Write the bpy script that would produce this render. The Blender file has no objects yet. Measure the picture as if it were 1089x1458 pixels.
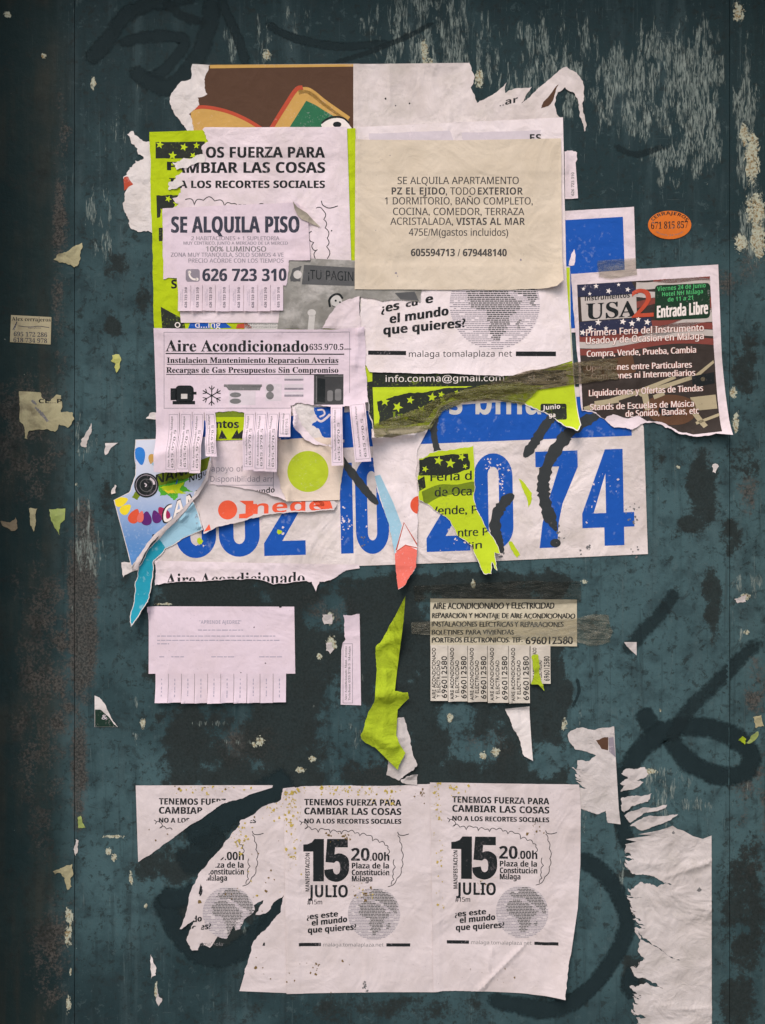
import bpy, math, random
import numpy as np
from mathutils import Vector, geometry as mgeo
sc = bpy.context.scene
C = sc.collection
random.seed(7); RS = np.random.RandomState(11)
CZ = 1.35                                  # height of the picture's middle on the wall, metres; 1 traced unit = 1 mm
# ---------------------------------------------------------------- camera, sky, sun, exposure
D = 1.30
cd = bpy.data.cameras.new('camera'); cam = bpy.data.objects.new('camera', cd); C.objects.link(cam)
cam.location = (0, -D, CZ); cam.rotation_euler = (math.radians(90), 0, 0)
cd.sensor_fit = 'HORIZONTAL'; cd.sensor_width = 36; cd.lens = 36 * D / 1.089; cd.clip_start = .01; cd.clip_end = 500
sc.camera = cam
SUN_EL, SUN_AZ = math.radians(52), math.radians(200)      # azimuth from +Y, clockwise: behind the viewer, a little to the left
w = bpy.data.worlds.new('World'); sc.world = w; w.use_nodes = True
wt = w.node_tree; bg = wt.nodes['Background']; sky = wt.nodes.new('ShaderNodeTexSky')
sky.sky_type = 'NISHITA'; sky.sun_disc = False; sky.sun_elevation = SUN_EL; sky.sun_rotation = SUN_AZ
sky.air_density = 1.6; sky.dust_density = 3.0
wt.links.new(sky.outputs[0], bg.inputs[0]); bg.inputs[1].default_value = .10
sd = bpy.data.lights.new('sun', 'SUN'); sun = bpy.data.objects.new('sun', sd); C.objects.link(sun)
sd.energy = 1.5; sd.angle = math.radians(30); sd.color = (1, .93, .86)
sv = Vector((math.sin(SUN_AZ) * math.cos(SUN_EL), math.cos(SUN_AZ) * math.cos(SUN_EL), math.sin(SUN_EL)))
sun.rotation_euler = (-sv).to_track_quat('-Z', 'Y').to_euler(); sun.location = (0, -4, 6)
sc.view_settings.view_transform = 'Standard'; sc.view_settings.look = 'None'
sc.view_settings.gamma = 1; sc.view_settings.exposure = .62

# ---------------------------------------------------------------- node helpers
def newmat(name):
    m = bpy.data.materials.new(name); m.use_nodes = True
    t = m.node_tree; t.nodes.clear()
    o = t.nodes.new('ShaderNodeOutputMaterial'); b = t.nodes.new('ShaderNodeBsdfPrincipled')
    t.links.new(b.outputs[0], o.inputs[0])
    return m, NT(t), b
class NT:
    def __init__(s, t): s.t = t; s.co = None
    def put(s, sock, v):
        if isinstance(v, bpy.types.NodeSocket): s.t.links.new(v, sock)
        elif isinstance(v, (tuple, list)) and len(v) == 3 and sock.type == 'RGBA': sock.default_value = (*v, 1)
        else: sock.default_value = v
    def coord(s):
        if not s.co: s.co = s.t.nodes.new('ShaderNodeTexCoord').outputs['Object']
        return s.co
    def noise(s, scale, detail=4, rough=.55, stretch=None, off=0, dist=0):
        n = s.t.nodes.new('ShaderNodeTexNoise'); v = s.coord()
        if stretch or off:
            mp = s.t.nodes.new('ShaderNodeMapping'); s.t.links.new(v, mp.inputs[0])
            mp.inputs['Scale'].default_value = stretch or (1, 1, 1); mp.inputs['Location'].default_value = (off, off * .7, off * 1.3)
            v = mp.outputs[0]
        s.t.links.new(v, n.inputs['Vector']); n.inputs['Scale'].default_value = scale
        n.inputs['Detail'].default_value = detail; n.inputs['Roughness'].default_value = rough; n.inputs['Distortion'].default_value = dist
        return n.outputs[0]
    def math(s, op, a, b=0., c=0.):
        n = s.t.nodes.new('ShaderNodeMath'); n.operation = op
        s.put(n.inputs[0], a); s.put(n.inputs[1], b); s.put(n.inputs[2], c)
        return n.outputs[0]
    def ramp(s, v, lo, hi, a=0., b=1.):
        n = s.t.nodes.new('ShaderNodeMapRange'); n.interpolation_type = 'SMOOTHSTEP'
        s.put(n.inputs[0], v)
        for k, x in enumerate((lo, hi, a, b)): n.inputs[k + 1].default_value = x
        return n.outputs[0]
    def mix(s, f, a, b, mode='MIX'):
        n = s.t.nodes.new('ShaderNodeMix'); n.data_type = 'RGBA'; n.blend_type = mode
        s.put(n.inputs[0], f); s.put(n.inputs[6], a); s.put(n.inputs[7], b)
        return n.outputs[2]
    def bump(s, h, st, dist):
        n = s.t.nodes.new('ShaderNodeBump'); s.put(n.inputs['Height'], h)
        n.inputs['Strength'].default_value = st; n.inputs['Distance'].default_value = dist
        return n.outputs[0]
    def attr(s, name):
        n = s.t.nodes.new('ShaderNodeAttribute'); n.attribute_name = name
        return n
def srgb(r, g, b):
    f = lambda c: c / 12.92 if c <= .04045 else ((c + .055) / 1.055) ** 2.4
    return tuple(f(c / 255) for c in (r, g, b))
WHITE = (.765, .645, .705)
def paper(name, rgb=WHITE, dirt=.12, crumple=.5, stain=None, stain_amt=.5):
    m, n, b = newmat(name)
    big = n.noise(14, 5, .6); fine = n.noise(260, 3, .6)
    c = n.mix(n.ramp(big, .35, .75), rgb, tuple(v * (1 - dirt) * k for v, k in zip(rgb, (1, .985, .95))))
    c = n.mix(n.ramp(fine, .3, .8, 0, .22), c, tuple(v * .82 for v in rgb))
    sp = n.noise(420, 2, .5, off=3.3)
    c = n.mix(n.ramp(sp, .70, .76, 0, .45), c, tuple(v * .45 for v in rgb))
    if stain:
        c = n.mix(n.math('MULTIPLY', n.ramp(n.noise(22, 6, .65, off=7), .48, .68), stain_amt), c, stain)
    n.put(b.inputs['Base Color'], c); b.inputs['Roughness'].default_value = .85; b.inputs['Specular IOR Level'].default_value = .07
    h = n.math('ADD', n.math('ADD', n.math('MULTIPLY', n.noise(38, 3, .5, off=2, dist=.6), 1.), n.math('MULTIPLY', n.noise(9, 3, .5, off=6, dist=1.5), 2.7)), n.math('MULTIPLY', n.noise(700, 2, .5), .10))
    n.put(b.inputs['Normal'], n.bump(h, crumple, .004))
    return m
def ink(name, rgb, wear=.25, under=WHITE, rough=.6, mottle=.2, wscale=330):
    m, n, b = newmat(name)
    c = n.mix(n.noise(60, 4, .6), rgb, tuple(min(1, v * (1 + mottle) + .012 * mottle) for v in rgb))
    if wear:
        wv = n.math('ADD', n.math('MULTIPLY', n.noise(wscale, 3, .6, off=1.7), .6), n.math('MULTIPLY', n.noise(35, 4, .6, off=9), .4))
        c = n.mix(n.math('MULTIPLY', n.ramp(wv, .56, .66), wear), c, under)
    n.put(b.inputs['Base Color'], c); b.inputs['Roughness'].default_value = rough; b.inputs['Specular IOR Level'].default_value = .06
    h = n.noise(38, 3, .5, off=2, dist=.6)
    n.put(b.inputs['Normal'], n.bump(h, .4, .004))
    return m

# ---------------------------------------------------------------- 2-D geometry in traced millimetres
G = 5.; OX = OY = -400.; NX, NY = 420, 520
gx, gy = np.meshgrid(OX + np.arange(NX) * G, OY + np.arange(NY) * G, indexing='ij')
SIDE = -1.2                                                   # the side panels lie 2 mm behind the middle one
Hn = np.where((gx < 103) | (gx > 1042), SIDE, 0.) + .35        # top of whatever lies at each grid node, mm off the wall
def W(x, y, h): return np.stack([(x - 544.5) / 1000, -np.asarray(h) / 1000 + 0 * x, CZ + (729 - y) / 1000], -1)
def flin(x, y, N):
    u, v = (x - OX) / G, (y - OY) / G
    i, j = np.clip(np.floor(u).astype(int), 0, NX - 2), np.clip(np.floor(v).astype(int), 0, NY - 2)
    a, b = u - i, v - j
    n00, n10, n01, n11 = N[i, j], N[i + 1, j], N[i, j + 1], N[i + 1, j + 1]
    return np.where(a + b <= 1, n00 + (n10 - n00) * a + (n01 - n00) * b, n11 + (n01 - n11) * (1 - a) + (n10 - n11) * (1 - b))
def area(t): return .5 * np.abs((t[:, 1, 0] - t[:, 0, 0]) * (t[:, 2, 1] - t[:, 0, 1]) - (t[:, 2, 0] - t[:, 0, 0]) * (t[:, 1, 1] - t[:, 0, 1]))
def slice_fam(T, nx, ny, step, ox, oy):
    done = []
    for _ in range(40):
        if not len(T): break
        s = ((T[..., 0] - ox) * nx + (T[..., 1] - oy) * ny) / step
        r = np.round(s); s = np.where(np.abs(s - r) < 1e-6, r, s)
        lo, hi = s.min(1), s.max(1)
        k = np.round((lo + hi) / 2)
        k = np.where(k <= lo, np.floor(lo) + 1, k); k = np.where(k >= hi, np.ceil(hi) - 1, k)
        cr = (k > lo) & (k < hi)
        done.append(T[~cr]); T, s, k = T[cr], s[cr], k[cr]
        if not len(T): break
        d = s - k[:, None]
        neg = (d < 0).sum(1); pos = (d > 0).sum(1)
        lone_neg = neg == 1
        idx = np.where(lone_neg, np.argmax(d < 0, 1), np.argmax(d > 0, 1))
        q = np.arange(len(T))
        v0, v1, v2 = T[q, idx], T[q, (idx + 1) % 3], T[q, (idx + 2) % 3]
        d0, d1, d2 = d[q, idx], d[q, (idx + 1) % 3], d[q, (idx + 2) % 3]
        p = v0 + (v1 - v0) * (d0 / (d0 - d1))[:, None]; g = v0 + (v2 - v0) * (d0 / (d0 - d2))[:, None]
        T = np.concatenate([np.stack([v0, p, g], 1), np.stack([p, v1, v2], 1), np.stack([p, v2, g], 1)])
        T = T[area(T) > 1e-7]
    return np.concatenate(done) if done else np.zeros((0, 3, T.shape[2] if T.ndim == 3 else 2))
def slice_grid(T):
    T = slice_fam(T, 1, 0, G, OX, OY); T = slice_fam(T, 0, 1, G, OX, OY)
    return slice_fam(T, 1, 1, G, OX, OY)
def inside(px, py, poly):
    x0, y0 = poly[:, 0], poly[:, 1]; x1, y1 = np.roll(x0, -1), np.roll(y0, -1)
    r = np.zeros(px.shape, bool)
    for a, b, c, d in zip(x0, y0, x1, y1):
        if b == d: continue
        m = ((b > py) != (d > py)) & (px < (c - a) * (py - b) / (d - b) + a)
        r ^= m
    return r
def clip(T, poly, fine=1.1, invert=False):
    T = slice_fam(slice_fam(T, 1, .13, fine, 0, 0), -.11, 1, fine, 0, 0)
    c = T.mean(1); k = inside(c[:, 0], c[:, 1], poly)
    return T[~k if invert else k]
def tess(*polys):
    pl = [[Vector((p[0], p[1], 0)) for p in q] for q in polys]
    flat = np.array([(p[0], p[1]) for q in polys for p in q], float)
    if len(flat) > 70:                       # ragged outlines may cross themselves: triangulate the hull, keep what lies inside
        ed, k = [], 0
        for q in polys: n = len(q); ed += [(k + i, k + (i + 1) % n) for i in range(n)]; k += n
        v, _, f, *_r = mgeo.delaunay_2d_cdt([Vector(p) for p in flat], ed, [], 0, 1e-5)
        v = np.array([(p.x, p.y) for p in v]); t = v[np.array(f, int)]; c = t.mean(1); m = np.zeros(len(t), bool)
        for q in polys: m ^= inside(c[:, 0], c[:, 1], np.array([(p[0], p[1]) for p in q], float))
        return t[m]
    return flat[np.array(mgeo.tessellate_polygon(pl), int)]
def jag(a, b, amp, step=2.2):
    n = max(1, int(math.hypot(b[0] - a[0], b[1] - a[1]) / step))
    if n == 1: return [a]
    L = 1
    while L < n: L *= 2
    d = np.zeros(L + 1); s = L; A = amp
    while s > 1:
        for i in range(s // 2, L, s): d[i] = (d[i - s // 2] + d[i + s // 2]) / 2 + random.uniform(-A, A)
        s //= 2; A *= .62
    l = math.hypot(b[0] - a[0], b[1] - a[1]); nx, ny = -(b[1] - a[1]) / l, (b[0] - a[0]) / l
    out = []
    for i in range(n):
        t = i / n; k = d[min(L, int(round(t * L)))]
        out.append((a[0] + (b[0] - a[0]) * t + nx * k, a[1] + (b[1] - a[1]) * t + ny * k))
    return out
def outline(s, amp=1.6):
    """'x,y x,y ...'; a leading ~ marks the edge that starts there as torn"""
    pts = []
    for tok in s.split():
        t = tok.startswith('~'); x, y = tok.lstrip('~').split(',')
        pts.append((float(x), float(y), t))
    out = []
    for i, (x, y, t) in enumerate(pts):
        b = pts[(i + 1) % len(pts)]
        out += jag((x, y), b[:2], min(amp, .22 * math.hypot(b[0] - x, b[1] - y))) if t else [(x, y)]
    return np.array(out)
def comb(path, step, deep, ang=(1., -.15)):
    """a torn edge that runs along path with irregular shreds; returns 'x,y' tokens"""
    p = np.array([[float(v) for v in t.split(',')] for t in path.split()]); o = []
    for a, b in zip(p[:-1], p[1:]):
        L = math.hypot(*(b - a)); t = 0.
        while t < L:
            q = a + (b - a) * t / L; d = deep * random.random() ** 2.2; j = random.uniform(-2.5, 1.5)
            o.append('~%.1f,%.1f' % (q[0] + j, q[1])); st = step * random.uniform(.5, 1.6)
            o.append('~%.1f,%.1f' % (q[0] + ang[0] * (d + 2), q[1] + ang[1] * d + st * .55)); t += st
    return ' '.join(o)
def P(s): return np.array([[float(v) for v in t.split(',')] for t in s.split()])
def inset(poly, lo, hi):
    p = poly; a = np.roll(p, 1, 0); b = np.roll(p, -1, 0)
    t = b - a; t /= np.maximum(1e-6, np.hypot(t[:, 0], t[:, 1]))[:, None]
    s = np.sign(np.sum(p[:, 0] * np.roll(p[:, 1], -1) - np.roll(p[:, 0], -1) * p[:, 1]))
    d = np.convolve(RS.uniform(lo, hi, len(p) + 2), np.ones(3) / 3, 'valid')
    return p + np.stack([-t[:, 1], t[:, 0]], 1) * (s * d)[:, None]
def smooth(pts, n=8):
    p = np.array(pts, float); p = np.vstack([2 * p[0] - p[1], p, 2 * p[-1] - p[-2]]); o = []
    for i in range(1, len(p) - 2):
        for k in range(n):
            t = k / n
            o.append(.5 * (2 * p[i] + (p[i + 1] - p[i - 1]) * t + (2 * p[i - 1] - 5 * p[i] + 4 * p[i + 1] - p[i + 2]) * t * t + (3 * p[i] - p[i - 1] - 3 * p[i + 1] + p[i + 2]) * t ** 3))
    o.append(p[-2]); return np.array(o)
def ribbon(path, width, jit=0, sm=True, taper=0):
    p = smooth(path) if sm else np.array(path, float)
    t = np.gradient(p, axis=0); t /= np.maximum(1e-6, np.hypot(t[:, 0], t[:, 1]))[:, None]
    nrm = np.stack([-t[:, 1], t[:, 0]], 1); L = len(p)
    wv = np.full(L, width / 2.) * (1 + jit * RS.uniform(-1, 1, L))
    if taper: wv = wv * np.clip(np.minimum(np.arange(L), np.arange(L)[::-1]) / (L * taper) + .25, 0, 1)
    a, b = p + nrm * wv[:, None], p - nrm * wv[:, None]
    return np.concatenate([np.stack([a[:-1], b[:-1], a[1:]], 1), np.stack([b[:-1], b[1:], a[1:]], 1)])
def rect(x0, y0, x1, y1, sl=0):
    f = lambda x, y: (x, y + sl * (x - x0))
    return tess([f(x0, y0), f(x1, y0), f(x1, y1), f(x0, y1)])
def circ(x, y, r, ry=None, n=40, ph=0): return np.array([(x + r * math.cos(ph + 2 * math.pi * k / n), y + (ry or r) * math.sin(ph + 2 * math.pi * k / n)) for k in range(n)])
def rrect(x0, y0, x1, y1, r, ry=None, n=7):
    ry = ry or r; o = []
    for cx, cy, a in ((x1 - r, y0 + ry, -90), (x1 - r, y1 - ry, 0), (x0 + r, y1 - ry, 90), (x0 + r, y0 + ry, 180)):
        for k in range(n + 1):
            t = math.radians(a + 90 * k / n); o.append((cx + r * math.cos(t), cy + ry * math.sin(t)))
    return np.array(o)
def star(x, y, r, rot=0): return tess([(x + (r if k % 2 == 0 else r * .42) * math.sin(rot + k * math.pi / 5), y - (r if k % 2 == 0 else r * .42) * math.cos(rot + k * math.pi / 5)) for k in range(10)])
def cat(*a):
    a = [x for x in a if len(x)]
    return np.concatenate(a) if a else np.zeros((0, 3, 2))
def blob(x, y, r, k=.45, n=7): 
    a = random.random() * 6
    return [(x + r * random.uniform(1 - k, 1 + k) * math.cos(a + 6.283 * i / n), y + r * random.uniform(1 - k, 1 + k) * math.sin(a + 6.283 * i / n)) for i in range(n)]
def scallop(path, bulge, width=1.1, n=7):
    o = []
    for (a, b) in zip(path[:-1], path[1:]):
        l = math.hypot(b[0] - a[0], b[1] - a[1]); nx, ny = -(b[1] - a[1]) / l, (b[0] - a[0]) / l
        for k in range(n):
            t = k / n; h = bulge * math.sin(math.pi * t) * l
            o.append((a[0] + (b[0] - a[0]) * t + nx * h, a[1] + (b[1] - a[1]) * t + ny * h))
    o.append(path[-1])
    return ribbon(o, width, sm=False)

# ---------------------------------------------------------------- lettering
BASE = {'r': (0x1D5A0, 0x1D7E2), 'b': (0x1D5D4, 0x1D7EC), 's': (0x1D400, 0x1D7CE), 'i': (0x1D63C, 0x1D7EC)}
CHSET = {'b': '&./0123456789?ABCDEFHIJLMNOPQRSTUVXZabcdefghilmnoqrstuz¿"ÓáóüÉ', 'r': '#%()+,./012457@ABCDEFGHIJLMNOPQRSTUVYZabcdefghilmnopqrstuvxyz¡ÑáóúÓ',
         'g': '.0125689ABCDEFHIJLMNOPRSTVYdgin', 's': '.0123456789ACGHIMPRSTUacdefgijlmnoprstuvx'}
_font = {}; _cu = bpy.data.curves.new('lettering', 'FONT'); _cu.fill_mode = 'FRONT'; _cu.resolution_u = 4; _cu.space_line = 3
def _glyphs(st, off):
    """every character of one lettering style, built from a single text object with one character (and an H after it) per line"""
    if (st, off) in _font: return _font[st, off]
    def mp(c):
        if st not in BASE: return c
        L, Dg = BASE[st]
        return chr(L + ord(c) - 65) if 'A' <= c <= 'Z' else chr(L + 26 + ord(c) - 97) if 'a' <= c <= 'z' else chr(Dg + int(c)) if c in '0123456789' else c
    CHARS = CHSET[st]; cu = _cu; cu.body = '\n'.join([mp('H')] + [mp(c) + mp('H') for c in CHARS]); cu.offset = off
    o = bpy.data.objects.new('t', cu); me = bpy.data.meshes.new_from_object(o); me.calc_loop_triangles()
    v = np.array([q.co[:2] for q in me.vertices]); t = v[np.array([q.vertices[:] for q in me.loop_triangles], int)]
    bpy.data.objects.remove(o); bpy.data.meshes.remove(me)
    ln = np.round((-t[..., 1].mean(1) + .35) / 3.).astype(int); h0 = t[ln == 0]; lsb, wH = h0[..., 0].min(), h0[..., 0].max() - h0[..., 0].min()
    g = {}
    for k, c in enumerate(CHARS):
        q = t[ln == k + 1].copy(); q[..., 1] += 3. * (k + 1); mx = q[..., 0].max(); isH = q[..., 0].min(1) >= mx - wH - 1e-4
        g[c] = (q[~isH], mx - wH - lsb)
    _font[st, off] = g; return g
_tc = {}
def _raw(s, st, off):
    off = 0.
    key = (s, st, off)
    if key in _tc: return _tc[key]
    g = _glyphs(st, off); x = 0.; o = []
    for c in s:
        if c == ' ': x += .30 if st != 's' else .27; continue
        q, a = g[c]
        if len(q): o.append(q + np.array([x, 0.]))
        x += a
    r = np.concatenate(o) if o else np.zeros((0, 3, 2)); _tc[key] = r; return r
def _unit(s, st, off):
    r = _raw(s, st, off)
    cap = _raw('H', st, off)[..., 1].max()
    if not len(r): return r
    x0, x1 = r[..., 0].min(), r[..., 0].max()
    return np.stack([(r[..., 0] - x0) / (x1 - x0), r[..., 1] / cap], -1)
def T(s, x0, x1, yb, cap, st='b', y1=None, off=0., it=0):
    u = _unit(s, st, off); y1 = yb if y1 is None else y1
    return np.stack([x0 + (x1 - x0) * u[..., 0] + it * cap * u[..., 1], yb + (y1 - yb) * u[..., 0] - cap * u[..., 1]], -1)
def V(s, xb, ybot, ytop, cap, st='r', off=0.):
    u = _unit(s, st, off)
    return np.stack([xb - cap * u[..., 1], ybot + (ytop - ybot) * u[..., 0]], -1)
def arcT(s, cx, cy, rx, ry, a0, a1, cap, st='b', flip=1):
    u = _unit(s, st, 0); a = np.radians(a0 + (a1 - a0) * u[..., 0]); k = flip * cap * u[..., 1]
    return np.stack([cx + (rx + k) * np.cos(a), cy + (ry + k) * np.sin(a)], -1)

# ---------------------------------------------------------------- building objects
def mesh_obj(name, tris, N, eps, mat, origin, parent=None, attrs=None):
    S = slice_grid(tris)
    pts = np.round(S.reshape(-1, S.shape[2]), 4)
    key = (np.round((pts[:, 0] + 2000) * 1e4).astype(np.int64) << 31) + np.round((pts[:, 1] + 2000) * 1e4).astype(np.int64)
    if pts.shape[1] == 3: key = key * 4 + np.round(pts[:, 2] * 50).astype(np.int64)
    _, fi, inv = np.unique(key, return_index=True, return_inverse=True); uq = pts[fi]; f = inv.reshape(-1, 3)
    f = f[(f[:, 0] != f[:, 1]) & (f[:, 1] != f[:, 2]) & (f[:, 0] != f[:, 2])]
    p = uq[f]; cr = (p[:, 1, 0] - p[:, 0, 0]) * (p[:, 2, 1] - p[:, 0, 1]) - (p[:, 2, 0] - p[:, 0, 0]) * (p[:, 1, 1] - p[:, 0, 1])
    f[cr > 0] = f[cr > 0][:, ::-1]                       # y runs down the sheet: this winding faces the viewer
    co = W(uq[:, 0], uq[:, 1], flin(uq[:, 0], uq[:, 1], N) + eps + (uq[:, 2] if uq.shape[1] == 3 else 0)) - np.array(origin)
    me = bpy.data.meshes.new(name); me.from_pydata(co.tolist(), [], f.tolist())
    me.polygons.foreach_set('use_smooth', [True] * len(me.polygons)); me.materials.append(mat); me.update()
    o = bpy.data.objects.new(name, me); C.objects.link(o)
    if parent: o.parent = parent
    else: o.location = origin
    o['_u'] = 1; del o['_u']
    return o, uq
def raise_nodes(uq, N):
    i, j = np.floor((uq[:, 0] - OX) / G).astype(int), np.floor((uq[:, 1] - OY) / G).astype(int)
    M = np.zeros(Hn.shape, bool)
    for a in (0, 1):
        for b in (0, 1): M[np.clip(i + a, 0, NX - 1), np.clip(j + b, 0, NY - 1)] = True
    Hn[M] = np.maximum(Hn[M], N[M])
def curl(x, y, dx, dy, ln, h, p=2.):
    l = math.hypot(dx, dy); dx, dy = dx / l, dy / l
    return lambda X, Y: h * np.clip(((X - x) * dx + (Y - y) * dy) / ln, 0, 3) ** p
def crease(x0, y0, x1, y1, wd, h):
    l2 = (x1 - x0) ** 2 + (y1 - y0) ** 2
    def f(X, Y):
        t = np.clip(((X - x0) * (x1 - x0) + (Y - y0) * (y1 - y0)) / l2, 0, 1)
        d = np.hypot(X - x0 - t * (x1 - x0), Y - y0 - t * (y1 - y0))
        return h * np.exp(-(d / wd) ** 2)
    return f
def bulge(x, y, r, h): return lambda X, Y: h * np.exp(-((X - x) ** 2 + (Y - y) ** 2) / r ** 2)
def smoothN(N, it=1):
    for _ in range(it):
        M = N.copy()
        M[1:-1, 1:-1] = (N[1:-1, 1:-1] * 4 + N[:-2, 1:-1] + N[2:, 1:-1] + N[1:-1, :-2] + N[1:-1, 2:]) / 8
        N = np.maximum(N, M)
    return N
class Sheet:
    def __init__(s, name, label, category, out, mat, lift=(), group=None, wave=.35, amp=1.6, dz=.5, parent=None, base=None):
        s.poly = outline(out, amp) if isinstance(out, str) else np.array(out, float)
        cx, cy = s.poly.mean(0)
        s.origin = parent.origin if parent else tuple(W(cx, cy, 0.))
        ph = random.random() * 9; kx, ky = random.uniform(.02, .05), random.uniform(.02, .05)
        N = smoothN(Hn if base is None else np.maximum(Hn, base), 2) + dz
        N = N + wave * (1 + np.sin(gx * kx + gy * ky * .6 + ph) * np.sin(gy * ky - gx * kx * .5 + ph * 1.7)) / 2
        for f in lift: N = N + f(gx, gy)
        s.N = N
        s.o, uq = mesh_obj(name, tess(s.poly), N, 0, mat, s.origin, parent.o if parent else None)
        raise_nodes(uq, N + .3)
        if not parent:
            s.o['label'] = label; s.o['category'] = category
            if group: s.o['group'] = group
    def ink(s, name, tris, mat, e=1, clipto=None, kind=None, label=None, fine=1.1, bo=0):
        if clipto is True: clipto = s.poly
        if clipto is not None: tris = clip(tris, clipto, fine)
        if not len(tris): return
        if bo:                                            # heavier lettering: a second impression a hair beside and above the first
            z = np.zeros(tris.shape[:2] + (1,)); d = np.array([bo / 2, 0., 0.])
            tris = np.concatenate([np.concatenate([tris, z], -1) - d, np.concatenate([tris, z + .02], -1) + d])
        o, _ = mesh_obj(name, tris, s.N, .09 * e, mat, s.origin, s.o)
        if kind: o['kind'] = kind
        if label: o['label'] = label
        return o
    def inks(s, name, mat, e, clipto, *pieces):
        for t in pieces: s.ink(name, t, mat, e, clipto)
    def sub(s, name, out, mat, lift=(), label=None, **k):
        c = Sheet(name, None, None, out, mat, lift, parent=s, **k)
        if label: c.o['label'] = label
        return c

# ---------------------------------------------------------------- materials of paper and ink
M_white = paper('white_paper', WHITE, .20, .6, (.60, .52, .50), .35); M_warm = paper('warm_white_paper', (.635, .553, .572), .18)
M_white2 = paper('bright_white_paper', (.80, .70, .735), .15, .6, (.66, .56, .50), .3); M_white3 = paper('grimy_white_paper', (.73, .64, .645), .24, .75, (.46, .41, .37), .4)
M_pale = paper('aged_white_paper', (.62, .56, .55), .25, .8, (.30, .27, .24), .4)
M_lilac = paper('lilac_white_paper', (.70, .575, .665), .07, .35)
M_beige = paper('beige_paper', (.645, .547, .45), .10, .45)
M_cream = paper('cream_paper', (.73, .60, .52), .12)
M_hand = paper('tan_paper', (.56, .50, .39), .2, .5)
M_hand2 = paper('tan_strip_paper', (.60, .54, .485), .2, .5)
M_scrap = paper('yellowed_scrap_paper', (.42, .38, .24), .35, 1., (.09, .07, .05), .7)
M_scrap2 = paper('brown_scrap_paper', (.25, .20, .14), .35, 1., (.06, .05, .04), .7)
M_gscrap = paper('green_scrap_paper', (.33, .40, .13), .35, 1., (.45, .42, .3), .6)
M_grey = paper('grey_print_paper', (.30, .285, .27), .35, .9, (.46, .43, .42), .8)
M_back = paper('paper_back', (.50, .44, .37), .2)
M_gpaper = paper('lime_paper', (.44, .55, .013), .12, .6)
M_gpaper2 = paper('bright_lime_paper', (.37, .47, .025), .28, 1.3, (.20, .24, .02), .5)
M_torn = paper('torn_paper_core', (.72, .655, .66), .18, .9)
M_remn = paper('weathered_white_paper', (.56, .505, .51), .22, 1., (.36, .33, .31), .35)
K = ink('black_ink', (.015, .017, .019), .26)
KS = ink('solid_black_ink', (.013, .016, .018), .09)
KD = ink('dark_violet_ink', (.040, .042, .062), .25)
KG = ink('grey_ink', (.23, .20, .24), .35)
KL = ink('faint_lilac_ink', (.34, .30, .38), .3)
KM = ink('mid_grey_ink', (.15, .145, .15), .3)
KB = ink('black_ink_on_beige', (.060, .055, .055), .25, (.645, .547, .45))
KH = ink('pen_ink', (.022, .022, .022), .2, (.5, .445, .345))
I_green = ink('lime_ink', (.44, .55, .013), .10)
I_green2 = ink('bright_lime_ink', (.41, .51, .02), .5, (.30, .36, .05))
I_blackg = ink('black_ink_on_lime', (.022, .026, .022), .35, (.40, .55, .03))
I_olive = ink('olive_ink', (.14, .19, .015), .3, (.4, .55, .03))
I_blue = ink('blue_ink', (.011, .076, .36), .5, (.20, .26, .50), wscale=150)
I_brown = ink('brown_ink', (.082, .042, .027), .5, (.125, .066, .045), wscale=900)
I_gold = ink('gold_ink', (.50, .29, .085), .15)
I_red = ink('red_ink', (.42, .065, .035), .2)
I_dgreen = ink('green_ink', (.025, .13, .065), .2)
I_lgrey = ink('lilac_grey_ink', (.55, .48, .53), .5)
I_orange = ink('orange_red_ink', (.62, .085, .04), .12)
I_navy = ink('navy_ink', (.025, .028, .06), .3)
I_fred = ink('flag_red_ink', (.19, .05, .042), .5, (.10, .055, .05), wscale=200)
I_fwhite = ink('flag_white_ink', (.44, .385, .37), .55, (.24, .20, .19), wscale=200)
I_dark = ink('dark_brown_ink', (.028, .021, .019), .5, (.075, .055, .048), wscale=180, mottle=.8)
I_wood = ink('guitar_brown_ink', (.10, .05, .03), .4, (.05, .03, .02))
I_tan = ink('guitar_tan_ink', (.36, .30, .20), .4, (.12, .09, .07))
I_pw = ink('white_lettering_ink', (.72, .64, .62), .15, (.4, .2, .18))
I_rh = ink('red_halo_ink', (.36, .12, .09), .2)
I_gtext = ink('green_lettering_ink', (.07, .36, .13), .2)
I_teal = ink('teal_ink', (.015, .24, .34), .45, (.4, .55, .6), wscale=110)
I_sky = ink('light_blue_ink', (.28, .46, .58), .2)
I_pink = ink('coral_ink', (.66, .14, .11), .2)
I_lime_dot = ink('olive_lime_ink', (.38, .46, .025), .12)
I_yel = ink('yellow_ink', (.75, .58, .03), .1); I_pur = ink('purple_ink', (.10, .02, .14), .1); I_mag = ink('crimson_ink', (.30, .02, .08), .1)
I_cy = ink('petal_blue_ink', (.03, .18, .55), .1); I_grn = ink('leaf_green_ink', (.08, .36, .03), .15)
I_gbar = ink('slate_grey_ink', (.085, .085, .09), .35, (.2, .2, .2))
KLAND = ink('globe_land_ink', (.085, .083, .086), .25)
I_photo = ink('photo_grey_ink', (.045, .045, .048), .7, (.16, .155, .155), wscale=90)
I_pale = ink('pale_grey_ink', (.48, .45, .44), .3)
I_globe = ink('globe_grey_ink', (.50, .445, .46), .3)
I_mark = ink('marker_black', (.010, .014, .017), .55, (.045, .055, .09), .5)
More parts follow.
